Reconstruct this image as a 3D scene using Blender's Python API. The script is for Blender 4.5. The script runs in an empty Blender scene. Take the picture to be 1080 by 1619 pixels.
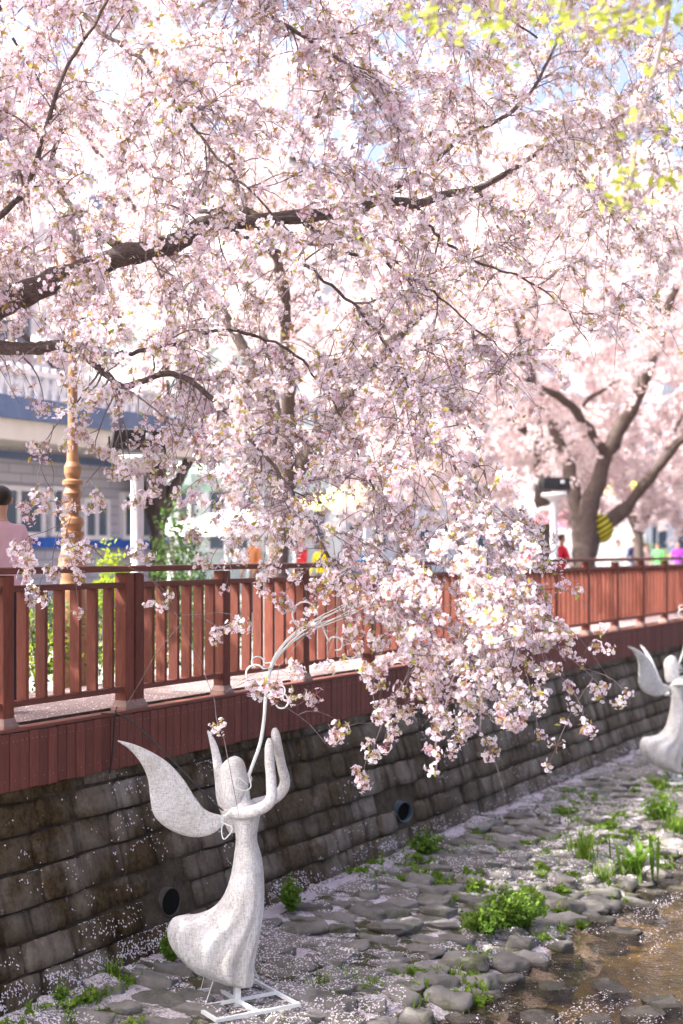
import bpy, bmesh, math, random
import numpy as np
from mathutils import Vector, Matrix, noise as mnoise
from mathutils.bvhtree import BVHTree

rng = np.random.default_rng(11)
random.seed(11)
SC = bpy.context.scene
COL = SC.collection

# ------------------------------------------------------------------ camera
# world axes: X runs along the stream (downstream = away from the camera), Y across it towards
# the boardwalk, Z up with the water level at 0.
FPX, CX, HY = 2249.0, 540.0, 870.0
ALPHA = math.atan(1220.0 / FPX)
EYE = 3.2
CA, SA = math.cos(ALPHA), math.sin(ALPHA)
FWD = np.array([CA, SA, 0.0]); RGT = np.array([SA, -CA, 0.0]); UP = np.array([0, 0, 1.0])
CAM = np.array([0, 0, EYE])
cam_data = bpy.data.cameras.new('camera')
cam = bpy.data.objects.new('camera', cam_data); COL.objects.link(cam)
cam.location = CAM
cam.rotation_euler = (math.pi / 2, 0, ALPHA - math.pi / 2)
cam_data.sensor_fit = 'VERTICAL'; cam_data.sensor_height = 36; cam_data.sensor_width = 24
cam_data.lens = FPX / 1619 * 36
cam_data.shift_y = (HY - 809.5) / 1619
cam_data.clip_end = 2000
cam_data.dof.use_dof = True
cam_data.dof.focus_distance = 9.6
cam_data.dof.aperture_fstop = 1.4
SC.camera = cam

# ------------------------------------------------------------------ sky, sun, exposure
SUN_EL = math.radians(47)
sun_h = np.array([-0.66, 0.75]); sun_h /= np.linalg.norm(sun_h)
SUN = np.array([sun_h[0] * math.cos(SUN_EL), sun_h[1] * math.cos(SUN_EL), math.sin(SUN_EL)])
world = bpy.data.worlds.new('World'); SC.world = world; world.use_nodes = True
wn = world.node_tree
for n in list(wn.nodes): wn.nodes.remove(n)
sky = wn.nodes.new('ShaderNodeTexSky'); sky.sky_type = 'NISHITA'; sky.sun_disc = False
sky.sun_elevation = SUN_EL; sky.sun_rotation = math.atan2(SUN[0], SUN[1])
sky.air_density = 0.5; sky.dust_density = 9.0; sky.ozone_density = 1.0
bgn = wn.nodes.new('ShaderNodeBackground'); bgn.inputs['Strength'].default_value = 0.15
won = wn.nodes.new('ShaderNodeOutputWorld')
wn.links.new(sky.outputs[0], bgn.inputs['Color']); wn.links.new(bgn.outputs[0], won.inputs['Surface'])
sun_d = bpy.data.lights.new('sun', 'SUN'); sun_d.energy = 2.2; sun_d.angle = math.radians(0.5); sun_d.color = (1, 0.97, 0.925)
sun_o = bpy.data.objects.new('sun', sun_d); COL.objects.link(sun_o)
sun_o.rotation_euler = Vector(SUN).to_track_quat('Z', 'Y').to_euler(); sun_o.location = (0, 0, 30)
SC.view_settings.view_transform = 'Standard'; SC.view_settings.look = 'None'
SC.view_settings.exposure = 2.32; SC.view_settings.gamma = 1.0; SC.view_settings.use_curve_mapping = False
SC.render.engine = 'CYCLES'
SC.cycles.max_bounces = 8; SC.cycles.transparent_max_bounces = 12
SC.cycles.use_denoising = True
SC.cycles.sample_clamp_indirect = 6

# ------------------------------------------------------------------ helpers
def P(px, py, Z):
    """photo pixel at depth Z (metres in front of the camera) -> world point"""
    return CAM + Z * (FWD + RGT * (px - CX) / FPX + UP * (HY - py) / FPX)
def PD(px, py, D):
    """photo pixel on the vertical plane Y = D"""
    return P(px, py, zd(px, D))
def zd(px, D): return FPX * D / (CA * (1760 - px))

def norm(v):
    v = np.asarray(v, float); n = np.linalg.norm(v)
    return v / n if n > 1e-9 else v

class MB:
    """collects shapes that become ONE mesh object"""
    def __init__(s): s.v = []; s.f = []; s.m = []; s.a = []; s.n = 0
    def add(s, v, f, mat=0, attr=0.0):
        v = np.asarray(v, np.float32); f = np.asarray(f, np.int64)
        s.v.append(v); s.f.append(f + s.n); s.n += len(v)
        s.m.append(np.full(len(f), mat, np.int32) if np.isscalar(mat) else np.asarray(mat, np.int32))
        s.a.append(np.full(len(v), attr, np.float32) if np.isscalar(attr) else np.asarray(attr, np.float32))
        return s
    def box(s, c, size, rz=0.0, mat=0, attr=0.0, bev=0.0):
        hx, hy, hz = size[0] / 2, size[1] / 2, size[2] / 2
        if bev <= 0:
            v = np.array([[x, y, z] for z in (-hz, hz) for y in (-hy, hy) for x in (-hx, hx)], float)
            f = [[0, 2, 3, 1], [4, 5, 7, 6], [0, 1, 5, 4], [2, 6, 7, 3], [0, 4, 6, 2], [1, 3, 7, 5]]
        else:
            bm = bmesh.new(); bmesh.ops.create_cube(bm, size=1)
            for q in bm.verts: q.co.x *= 2 * hx; q.co.y *= 2 * hy; q.co.z *= 2 * hz
            bmesh.ops.bevel(bm, geom=bm.edges[:], offset=bev, segments=1, affect='EDGES')
            bm.verts.index_update()
            v = np.array([q.co[:] for q in bm.verts]); fs = [[q.index for q in fc.verts] for fc in bm.faces]
            bm.free()
            cr, sr = math.cos(rz), math.sin(rz)
            v = v @ np.array([[cr, sr, 0], [-sr, cr, 0], [0, 0, 1]]) + np.asarray(c)
            for k in (3, 4):
                g = [q for q in fs if len(q) == k]
                if g:
                    s.v.append(np.zeros((0, 3), np.float32)); s.a.append(np.zeros(0, np.float32))
                    s.f.append(np.array(g) + s.n); s.m.append(np.full(len(g), mat, np.int32))
            s.v.append(v.astype(np.float32)); s.a.append(np.full(len(v), attr, np.float32)); s.n += len(v)
            return s
        cr, sr = math.cos(rz), math.sin(rz)
        v = v @ np.array([[cr, sr, 0], [-sr, cr, 0], [0, 0, 1]]) + np.asarray(c)
        return s.add(v, f, mat, attr)
    def tube(s, pts, rad, sides=8, mat=0, attr=0.0, cap=True):
        v, f = tube_arrays(pts, rad, sides)
        s.add(v, f, mat, attr)
        if cap:
            n = len(v)
            for ring, r in ((0, 1), (len(pts) - 1, -1)):
                c = np.asarray(pts[ring], float)
                idx = np.arange(sides)
                vv = np.vstack([v[ring * sides:(ring + 1) * sides], [c]])
                ff = np.stack([idx, (idx + 1) % sides, np.full(sides, sides)], 1)
                if r == 1: ff = ff[:, ::-1]
                s.add(vv, ff, mat, attr)
        return s
    def lathe(s, prof, c=(0, 0, 0), sides=20, mat=0):
        prof = np.asarray(prof, float); c = np.asarray(c, float)
        a = np.linspace(0, 2 * np.pi, sides, endpoint=False)
        v = np.stack([np.outer(prof[:, 0], np.cos(a)), np.outer(prof[:, 0], np.sin(a)), np.repeat(prof[:, 1:2], sides, 1)], 2).reshape(-1, 3) + c
        f = grid_faces(len(prof), sides)
        return s.add(v, f, mat)
    def build(s, name, mats, parent=None, smooth=False, loc=None):
        me = bpy.data.meshes.new(name)
        v = np.concatenate(s.v); me.vertices.add(len(v)); me.vertices.foreach_set('co', v.ravel())
        lt = np.concatenate([np.full(len(f), f.shape[1], np.int32) for f in s.f])
        li = np.concatenate([f.ravel() for f in s.f]).astype(np.int32)
        me.loops.add(len(li)); me.loops.foreach_set('vertex_index', li)
        me.polygons.add(len(lt)); ls = np.concatenate([[0], np.cumsum(lt)[:-1]]).astype(np.int32)
        me.polygons.foreach_set('loop_start', ls)
        me.polygons.foreach_set('material_index', np.concatenate(s.m))
        me.polygons.foreach_set('use_smooth', np.full(len(lt), smooth, bool))
        at = me.attributes.new('tone', 'FLOAT', 'POINT'); at.data.foreach_set('value', np.concatenate(s.a))
        me.update(calc_edges=True)
        for m in (mats if isinstance(mats, (list, tuple)) else [mats]): me.materials.append(m)
        return link(name, me, parent, loc)

def link(name, data, parent=None, loc=None):
    o = bpy.data.objects.new(name, data); COL.objects.link(o)
    if parent is not None: o.parent = parent
    if loc is not None: o.location = loc
    return o
def grid_faces(rows, sides, closed=True):
    i = np.arange(rows - 1)[:, None]; j = np.arange(sides if closed else sides - 1)[None, :]
    a = i * sides + j; b = i * sides + (j + 1) % sides
    return np.stack([a, b, b + sides, a + sides], 2).reshape(-1, 4)
def tube_arrays(pts, rad, sides):
    pts = np.asarray(pts, float); n = len(pts)
    rad = np.full(n, rad, float) if np.isscalar(rad) else np.asarray(rad, float)
    t = np.gradient(pts, axis=0); t /= np.maximum(np.linalg.norm(t, axis=1, keepdims=True), 1e-9)
    u = np.zeros_like(t); ref = np.array([0, 0, 1.0]) if abs(t[0, 2]) < .9 else np.array([1.0, 0, 0])
    u[0] = norm(np.cross(t[0], ref))
    for k in range(1, n):
        q = u[k - 1] - t[k] * np.dot(u[k - 1], t[k]); u[k] = norm(q)
    w = np.cross(t, u)
    a = np.linspace(0, 2 * np.pi, sides, endpoint=False)
    v = pts[:, None, :] + rad[:, None, None] * (u[:, None, :] * np.cos(a)[None, :, None] + w[:, None, :] * np.sin(a)[None, :, None])
    return v.reshape(-1, 3), grid_faces(n, sides)
def spline(ctrl, n):
    """Catmull-Rom through rows of ctrl"""
    c = np.asarray(ctrl, float); c = np.vstack([2 * c[0] - c[1], c, 2 * c[-1] - c[-2]])
    m = len(c) - 3; t = np.linspace(0, m - 1e-6, n); k = t.astype(int); f = (t - k)[:, None]
    p0, p1, p2, p3 = c[k], c[k + 1], c[k + 2], c[k + 3]
    return .5 * ((2 * p1) + (-p0 + p2) * f + (2 * p0 - 5 * p1 + 4 * p2 - p3) * f ** 2 + (-p0 + 3 * p1 - 3 * p2 + p3) * f ** 3)
def empty(name, loc=(0, 0, 0), rz=0.0):
    o = bpy.data.objects.new(name, None); COL.objects.link(o); o.location = tuple(loc); o.rotation_euler = (0, 0, rz)
    o.empty_display_size = .2
    return o
def tag(o, label=None, cat=None, group=None, kind=None):
    if label: o['label'] = label
    if cat: o['category'] = cat
    if group: o['group'] = group
    if kind: o['kind'] = kind
    return o
def copy_tree(o, parent=None):
    c = o.copy(); COL.objects.link(c); c.parent = parent
    for ch in [q for q in bpy.data.objects if q.parent == o]: copy_tree(ch, c)
    return c

# ------------------------------------------------------------------ materials
def mat(name, col, rough=.7, spec=.3, metallic=0.0):
    m = bpy.data.materials.new(name); m.use_nodes = True
    b = m.node_tree.nodes['Principled BSDF']
    b.inputs['Base Color'].default_value = (*col, 1); b.inputs['Roughness'].default_value = rough
    b.inputs['Specular IOR Level'].default_value = spec; b.inputs['Metallic'].default_value = metallic
    return m
def N(m, t, **kw):
    n = m.node_tree.nodes.new(t)
    for k, v in kw.items():
        if k in ('Scale', 'Detail', 'Roughness', 'Distortion', 'Strength', 'Distance', 'Fac', 'W'): n.inputs[k].default_value = v
        else: setattr(n, k, v)
    return n
def L(m, a, b): m.node_tree.links.new(a, b)
def bsdf(m): return m.node_tree.nodes['Principled BSDF']
def ramp(m, src, stops):
    r = N(m, 'ShaderNodeValToRGB'); e = r.color_ramp.elements
    while len(e) < len(stops): e.new(.5)
    for q, (p, c) in zip(e, stops): q.position = p; q.color = (*c, 1) if len(c) == 3 else c
    L(m, src, r.inputs[0]); return r
def mix(m, fac, a, b, mode='MIX'):
    x = N(m, 'ShaderNodeMix', data_type='RGBA', blend_type=mode)
    for s, v in ((0, fac), (6, a), (7, b)):
        if isinstance(v, (int, float)): x.inputs[s].default_value = v
        elif isinstance(v, tuple): x.inputs[s].default_value = (*v, 1)
        else: L(m, v, x.inputs[s])
    return x.outputs[2]
def noise(m, scale, detail=4, rough=.6, coord='Object', vec=None, stretch=None):
    n = N(m, 'ShaderNodeTexNoise', Scale=scale, Detail=detail, Roughness=rough)
    if vec is None:
        if coord == 'World': vec = N(m, 'ShaderNodeNewGeometry').outputs['Position']
        else: vec = N(m, 'ShaderNodeTexCoord').outputs[coord]
    if stretch:
        mp = N(m, 'ShaderNodeMapping'); mp.inputs['Scale'].default_value = stretch; L(m, vec, mp.inputs[0]); vec = mp.outputs[0]
    L(m, vec, n.inputs['Vector']); return n.outputs['Fac']
def bump(m, h, strength=.4, dist=.02, node=None):
    b = N(m, 'ShaderNodeBump', Strength=strength, Distance=dist); L(m, h, b.inputs['Height'])
    L(m, b.outputs[0], (node or bsdf(m)).inputs['Normal']); return b
def varied(name, c1, c2, scale=6, rough=.8, bumps=.3, dist=.01, coord='World', stretch=None, rand=0.0, spec=.3):
    m = mat(name, c1, rough, spec)
    f = noise(m, scale, 6, .65, coord, stretch=stretch)
    r = ramp(m, f, [(.3, c1), (.7, c2)]); out = r.outputs[0]
    if rand:
        oi = N(m, 'ShaderNodeObjectInfo'); rr = ramp(m, oi.outputs['Random'], [(0, (1 - rand,) * 3), (1, (1 + rand,) * 3)])
        out = mix(m, 1.0, out, rr.outputs[0], 'MULTIPLY')
    L(m, out, bsdf(m).inputs['Base Color'])
    f2 = noise(m, scale * 5, 4, .6, coord, stretch=stretch)
    bump(m, f2, bumps, dist); return m

def leafy(name, c0, c1, trans=.35, rough=.6):
    """thin petals or leaves: colour runs from c0 to c1 with the 'tone' attribute, light passes through"""
    m = bpy.data.materials.new(name); m.use_nodes = True; nt = m.node_tree
    for n in list(nt.nodes): nt.nodes.remove(n)
    out = N(m, 'ShaderNodeOutputMaterial'); at = N(m, 'ShaderNodeAttribute', attribute_name='tone')
    r = ramp(m, at.outputs['Fac'], [(0, c0), (1, c1)])
    d = N(m, 'ShaderNodeBsdfPrincipled'); d.inputs['Roughness'].default_value = rough; d.inputs['Specular IOR Level'].default_value = .25
    t = N(m, 'ShaderNodeBsdfTranslucent'); x = N(m, 'ShaderNodeMixShader'); x.inputs[0].default_value = trans
    L(m, r.outputs[0], d.inputs['Base Color']); L(m, r.outputs[0], t.inputs['Color'])
    L(m, d.outputs[0], x.inputs[1]); L(m, t.outputs[0], x.inputs[2]); L(m, x.outputs[0], out.inputs['Surface'])
    return m

M = {}
M['petal'] = leafy('blossom_petal', (.75, .63, .745), (.855, .83, .89), .40)
M['petal_far'] = leafy('far_blossom_petal', (.77, .645, .65), (.86, .79, .80), .40)
M['calyx'] = leafy('calyx_red', (.44, .19, .21), (.48, .32, .18), .3)
M['young'] = leafy('young_leaf', (.38, .20, .09), (.42, .48, .10), .5)
M['lime'] = leafy('lime_leaf', (.28, .34, .04), (.46, .50, .09), .5)
M['fallen'] = leafy('fallen_petal', (.72, .64, .70), (.84, .80, .825), .15)
M['grass'] = leafy('grass_blade', (.08, .17, .02), (.27, .40, .05), .45)
M['weed'] = leafy('weed_leaf', (.06, .15, .02), (.24, .38, .05), .45)
M['shrub'] = leafy('shrub_leaf', (.02, .06, .015), (.09, .17, .03), .35)
M['shrub_lime'] = leafy('bright_shrub_leaf', (.14, .24, .02), (.48, .55, .06), .45)

def bark_material():
    m = mat('cherry_bark', (.09, .065, .055), .85, .25)
    f = noise(m, 9, 6, .7, 'World'); r = ramp(m, f, [(.3, (.05, .036, .032)), (.6, (.13, .10, .09)), (.8, (.22, .19, .175))])
    f2 = noise(m, 30, 3, .6, 'World', stretch=(1, 1, 4)); c = mix(m, .45, r.outputs[0], ramp(m, f2, [(.35, (.03, .022, .02)), (.65, (.2, .16, .145))]).outputs[0])
    L(m, c, bsdf(m).inputs['Base Color']); bump(m, f2, .7, .015); return m
M['bark'] = bark_material()
M['twig'] = varied('twig_bark', (.09, .065, .068), (.24, .19, .195), 25, .75, .2)

def wood(name, c1, c2, stretch):
    m = mat(name, c1, .62, .3)
    f = noise(m, 3.0, 6, .65, 'World', stretch=stretch); f2 = noise(m, 14, 4, .6, 'World', stretch=stretch)
    c = ramp(m, f, [(.3, c1), (.72, c2)]).outputs[0]
    c = mix(m, .35, c, ramp(m, f2, [(.35, tuple(.6 * k for k in c1)), (.7, tuple(min(1, 1.25 * k) for k in c2))]).outputs[0])
    oi = N(m, 'ShaderNodeObjectInfo'); rr = ramp(m, oi.outputs['Random'], [(0, (.82, .82, .82)), (1, (1.18, 1.16, 1.14))])
    c = mix(m, 1.0, c, rr.outputs[0], 'MULTIPLY'); L(m, c, bsdf(m).inputs['Base Color']); bump(m, f2, .3, .004); return m
M['wood_v'] = wood('stained_wood_upright', (.115, .031, .020), (.19, .056, .037), (6, 6, .7))
M['wood_h'] = wood('stained_wood_rail', (.14, .046, .033), (.20, .072, .053), (.7, 6, 6))
M['fascia'] = wood('stained_fascia_board', (.125, .038, .028), (.185, .060, .045), (6, 6, .6))
M['deck'] = varied('weathered_deck', (.17, .125, .12), (.27, .21, .205), 3, .8, .2, stretch=(1, 6, 1))
M['plinth'] = varied('post_foot_metal', (.22, .13, .11), (.30, .2, .17), 12, .55, .15)

def stone_wall_material():
    m = mat('mossy_block', (.16, .13, .10), .95, .12)
    oi = N(m, 'ShaderNodeObjectInfo')
    base = ramp(m, oi.outputs['Random'], [(0, (.08, .067, .052)), (.45, (.15, .122, .096)), (.8, (.27, .23, .19)), (1, (.36, .32, .28))]).outputs[0]
    g = noise(m, 5, 7, .7, 'World'); base = mix(m, .5, base, ramp(m, g, [(.3, (.06, .048, .036)), (.7, (.27, .225, .18))]).outputs[0])
    moss = noise(m, 1.1, 6, .72, 'World'); mossf = ramp(m, moss, [(.42, (0, 0, 0)), (.56, (1, 1, 1))]).outputs[0]
    moss2 = noise(m, 22, 5, .7, 'World'); mc = ramp(m, moss2, [(.3, (.026, .019, .010)), (.75, (.135, .090, .042))]).outputs[0]
    sx = N(m, 'ShaderNodeSeparateXYZ'); L(m, N(m, 'ShaderNodeNewGeometry').outputs['Position'], sx.inputs[0]); mr = N(m, 'ShaderNodeMapRange'); L(m, sx.outputs[0], mr.inputs[0])
    for i_, v_ in ((1, 8.0), (2, 17.0), (3, 1.0), (4, .30)): mr.inputs[i_].default_value = v_
    mossf = mix(m, 1.0, mossf, mr.outputs[0], 'MULTIPLY')   # the wall is cleaner downstream
    c = mix(m, mossf, base, mc)
    drip = noise(m, 2.2, 5, .6, 'World', stretch=(3.5, 1, .5)); df = ramp(m, drip, [(.5, (1, 1, 1)), (.66, (.42, .40, .38))]).outputs[0]
    c = mix(m, 1.0, c, df, 'MULTIPLY')
    pale = noise(m, 6, 5, .75, 'World'); pf = ramp(m, pale, [(.64, (0, 0, 0)), (.72, (.7, .7, .7))]).outputs[0]
    c = mix(m, pf, c, (.36, .33, .29))
    L(m, c, bsdf(m).inputs['Base Color'])
    h = noise(m, 28, 6, .7, 'World'); bump(m, h, .8, .03); return m
M['block'] = stone_wall_material()
M['joint'] = varied('packed_joint', (.03, .023, .014), (.10, .075, .05), 9, .95, .7, .03)
M['mortar'] = varied('dark_joint_soil', (.025, .02, .014), (.07, .052, .035), 8, .95, .5, .02)

def cobble_material():
    m = mat('river_cobble', (.2, .18, .16), .8, .3)
    oi = N(m, 'ShaderNodeObjectInfo')
    base = ramp(m, oi.outputs['Random'], [(0, (.13, .125, .115)), (.6, (.23, .218, .20)), (1, (.36, .34, .315))]).outputs[0]
    g = noise(m, 7, 6, .65, 'World'); base = mix(m, .5, base, ramp(m, g, [(.3, (.10, .092, .08)), (.7, (.33, .31, .285))]).outputs[0])
    sx = N(m, 'ShaderNodeSeparateXYZ'); L(m, N(m, 'ShaderNodeNewGeometry').outputs['Position'], sx.inputs[0]); mr = N(m, 'ShaderNodeMapRange'); L(m, sx.outputs[2], mr.inputs[0])
    for i_, v_ in ((1, .02), (2, .05), (3, 1.0), (4, .0)): mr.inputs[i_].default_value = v_
    base = mix(m, mr.outputs[0], base, mix(m, 1.0, base, (.42, .40, .36), 'MULTIPLY'))      # wet at the waterline
    rm = N(m, 'ShaderNodeMapRange'); L(m, mr.outputs[0], rm.inputs[0]); rm.inputs[3].default_value = .85; rm.inputs[4].default_value = .2; L(m, rm.outputs[0], bsdf(m).inputs['Roughness'])
    mo = noise(m, 2.4, 6, .75, 'World'); mof = ramp(m, mo, [(.54, (0, 0, 0)), (.66, (.8, .8, .8))]).outputs[0]; base = mix(m, mof, base, (.085, .10, .03))
    L(m, base, bsdf(m).inputs['Base Color']); h = noise(m, 16, 8, .75, 'World'); bump(m, h, .9, .035); return m
M['cobble'] = cobble_material()

def bank_material():
    m = mat('bank_soil_and_petals', (.2, .17, .14), .95, .1)
    g = noise(m, 9, 6, .7, 'World'); soil = ramp(m, g, [(.3, (.035, .04, .018)), (.55, (.09, .085, .05)), (.75, (.10, .14, .035))]).outputs[0]
    p = noise(m, 3.2, 6, .75, 'World'); pf = ramp(m, p, [(.45, (0, 0, 0)), (.56, (1, 1, 1))]).outputs[0]
    sp = noise(m, 85, 2, .5, 'World'); sc = ramp(m, sp, [(.35, (.34, .31, .31)), (.6, (.70, .63, .67))]).outputs[0]
    L(m, mix(m, pf, soil, sc), bsdf(m).inputs['Base Color']); bump(m, sp, .7, .015); return m
M['bank'] = bank_material()

def water_material():
    m = bpy.data.materials.new('shallow_water'); m.use_nodes = True; nt = m.node_tree
    for n in list(nt.nodes): nt.nodes.remove(n)
    out = N(m, 'ShaderNodeOutputMaterial'); fr = N(m, 'ShaderNodeFresnel'); fr.inputs['IOR'].default_value = 1.33
    g = N(m, 'ShaderNodeBsdfGlossy'); g.inputs['Roughness'].default_value = .04
    t = N(m, 'ShaderNodeBsdfTransparent'); t.inputs['Color'].default_value = (.76, .67, .50, 1)
    x = N(m, 'ShaderNodeMixShader'); L(m, fr.outputs[0], x.inputs[0]); L(m, t.outputs[0], x.inputs[1]); L(m, g.outputs[0], x.inputs[2])
    a = noise(m, 5, 3, .5, 'World', stretch=(1.6, .8, 1)); b = noise(m, 17, 2, .5, 'World', stretch=(1.5, .8, 1))
    h = N(m, 'ShaderNodeMath', operation='ADD'); L(m, a, h.inputs[0]); L(m, b, h.inputs[1])
    bp = N(m, 'ShaderNodeBump', Strength=.9, Distance=.05); L(m, h.outputs[0], bp.inputs['Height'])
    L(m, bp.outputs[0], g.inputs['Normal']); L(m, bp.outputs[0], fr.inputs['Normal'])
    L(m, x.outputs[0], out.inputs['Surface']); return m
M['water'] = water_material()
M['bed'] = varied('stream_bed_sand', (.05, .042, .022), (.36, .26, .095), 1.5, .9, .6, .04)
M['street'] = varied('street_paving', (.20, .19, .18), (.28, .265, .255), 1.3, .9, .3)
M['soil'] = varied('bank_top_ground', (.12, .10, .075), (.2, .17, .13), 2, .95, .4)

def yarn_material():
    m = mat('white_woven_yarn', (.8, .8, .8), .85, .2)
    tc = N(m, 'ShaderNodeTexCoord').outputs['Object']
    w1 = noise(m, 120, 2, .6, vec=tc, stretch=(1, 1, .16)); w2 = noise(m, 120, 2, .6, vec=tc, stretch=(.18, 1, 1.3))
    s = N(m, 'ShaderNodeMath', operation='ADD'); L(m, w1, s.inputs[0]); L(m, w2, s.inputs[1])
    h = N(m, 'ShaderNodeMath', operation='MULTIPLY'); L(m, s.outputs[0], h.inputs[0]); h.inputs[1].default_value = .5
    c = ramp(m, h.outputs[0], [(.36, (.42, .42, .44)), (.48, (.64, .64, .65)), (.6, (.78, .78, .78))]).outputs[0]
    d = noise(m, 4, 5, .6, vec=tc); dc = ramp(m, d, [(.3, (.74, .71, .67)), (.6, (1, 1, 1))]).outputs[0]
    L(m, mix(m, 1.0, c, dc, 'MULTIPLY'), bsdf(m).inputs['Base Color']); bump(m, h.outputs[0], .9, .012); return m
M['yarn'] = yarn_material()
M['wire'] = varied('painted_wire', (.62, .70, .70), (.82, .86, .85), 30, .5, .2)
M['white_metal'] = varied('white_painted_steel', (.66, .70, .71), (.80, .82, .82), 14, .5, .15)
M['black'] = varied('black_plastic', (.012, .012, .014), (.03, .03, .034), 10, .4, .1)
M['lens'] = mat('lamp_glass', (.25, .26, .28), .12, .5)
M['grey_metal'] = varied('pale_grey_post', (.52, .53, .56), (.62, .63, .66), 5, .45, .1)
M['bronze'] = varied('tan_cast_iron', (.20, .10, .045), (.34, .19, .10), 9, .5, .25)
M['pipe'] = varied('pvc_pipe', (.06, .085, .115), (.12, .16, .20), 12, .5, .2)
M['concrete'] = varied('concrete_pipe', (.06, .053, .045), (.12, .108, .095), 10, .9, .4)
M['dark'] = mat('pipe_hollow_shade', (.012, .012, .011), .95, .05)  # near-black colour standing for the shade in the pipe hollow
M['skin'] = varied('skin', (.50, .30, .21), (.58, .36, .26), 10, .6, .1)
M['hair'] = varied('dark_hair', (.012, .010, .009), (.03, .022, .018), 40, .5, .4)
M['hair_brown'] = varied('brown_hair', (.10, .05, .028), (.18, .09, .05), 40, .55, .4)
def cloth(name, c): return varied(name, tuple(.88 * k for k in c), c, 9, .85, .35, .01)
# ------------------------------------------------------------------ setting: ground, stream, bank
DECK_Z, RAIL_Z, D_EDGE = 1.99, 3.09, 6.45
D_WALL, D_WATER, BED_Z = 6.1, 4.04, .25
def sheet(name, x0, x1, y0, y1, z, m, nx=1, ny=1, zf=None):
    xs = np.linspace(x0, x1, nx + 1); ys = np.linspace(y0, y1, ny + 1)
    X, Y = np.meshgrid(xs, ys, indexing='ij'); Zz = np.full_like(X, z) if zf is None else zf(X, Y)
    v = np.stack([X, Y, Zz], 2).reshape(-1, 3); i = np.arange(nx)[:, None]; j = np.arange(ny)[None]
    a = i * (ny + 1) + j; f = np.stack([a, a + ny + 1, a + ny + 2, a + 1], 2).reshape(-1, 4)
    return tag(MB().add(v, f).build(name, m, smooth=True), kind='structure')
sheet('street', -200, 900, 8.05, 900, DECK_Z - .1, M['street'])
sheet('ground', -200, 900, -900, .8, DECK_Z - .25, M['soil'])
MB_ = MB().box((150, .83, .85), (500, .06, 1.75)); tag(MB_.build('far_bank_face', M['concrete']), kind='structure')
def wavy(X, Y, a, s, seed): return np.array([[mnoise.noise((x * s, y * s, seed)) for x, y in zip(r, q)] for r, q in zip(X, Y)]) * a
sheet('stream_bed', 0, 80, .7, 5.2, 0, M['bed'], 200, 18, lambda X, Y: -.10 + wavy(X, Y, .05, 2.2, 3.1))
sheet('stream_bed', 80, 500, .7, 5.2, -.1, M['bed'])
def bank_z(x, y):
    t = (np.clip(y, 3.0, 7.2) - D_WATER) / (D_WALL - D_WATER)
    return np.where(t < 0, t * .55, .25 * t ** .8 if np.isscalar(t) and t >= 0 else .25 * np.maximum(t, 0) ** .8)
sheet('bank', 0, 60, 3.3, 6.6, 0, M['bank'], 240, 24, lambda X, Y: bank_z(X, Y) + .010 + wavy(X, Y, .035, 3.0, 7.7))
sheet('bank', 60, 500, 3.3, 6.6, .0, M['bank'], 1, 6, lambda X, Y: bank_z(X, Y) - .015)
sheet('water', -5, 500, .8, 4.6, 0.0, M['water'])

# cobbles laid in the bank ---------------------------------------------------
def blob_mesh(name, seed, sub=3):
    bm = bmesh.new(); bmesh.ops.create_icosphere(bm, subdivisions=sub, radius=1)
    r = random.Random(seed); off = Vector((r.uniform(-9, 9), r.uniform(-9, 9), r.uniform(-9, 9)))
    for v in bm.verts:
        p = v.co.copy(); k = 1 + .38 * mnoise.noise(p * 1.1 + off) + .20 * mnoise.noise(p * 2.3 + off) + .05 * mnoise.noise(p * 6 + off)
        # squarish plan, flattened top
        sx = math.copysign(abs(p.x) ** .62, p.x); sy = math.copysign(abs(p.y) ** .62, p.y); sz = math.copysign(abs(p.z) ** .6, p.z)
        v.co = Vector((sx * k, sy * k, sz * (.85 + .5 * mnoise.noise(p * 1.5 + off) + .22 * mnoise.noise(p * 3.3 + off))))
    me = bpy.data.meshes.new(name); bm.to_mesh(me); bm.free()
    for p in me.polygons: p.use_smooth = True
    me.materials.append(M['cobble']); return me
COB = [blob_mesh('cobble', 40 + k) for k in range(10)]
COBV = []
for me in COB:
    a = np.zeros(len(me.vertices) * 3, np.float32); me.vertices.foreach_get('co', a)
    f = np.array([p.vertices[:] for p in me.polygons]); COBV.append((a.reshape(-1, 3), f))
bank_root = tag(empty('cobble_paving', (0, 0, 0)), 'rough cobble paving strewn with petals between block wall and stream', 'paving')
bv_v, bv_f, bv_n = [], [], 0
near_c, far_c = [], []
x = 6.0; row = 0
while x < 42:
    step = .245 if x < 20 else .36
    y = 3.62 + (row % 2) * .17
    while y < 6.05:
        yy = y + random.uniform(-.06, .06); xx = x + random.uniform(-.06, .06)
        edge = yy < 4.35
        L_ = random.uniform(.12, .21); W_ = random.uniform(.08, .14) * (step / .245)
        H_ = random.uniform(.042, .075) * (1.35 if edge else 1)
        if random.random() < .10: L_ *= .6; W_ *= .7
        keep = 1.0 if yy > 4.0 else .6
        if random.random() < keep:
            z = float(bank_z(xx, yy)) + random.uniform(-.015, .02)
            near_c.append((xx, yy, z, L_, W_, H_, math.pi / 2 + random.uniform(-.5, .5), random.uniform(-.14, .14), random.uniform(-.14, .14), random.randrange(10)))
        y += random.uniform(.30, .40)
    x += step; row += 1
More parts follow.
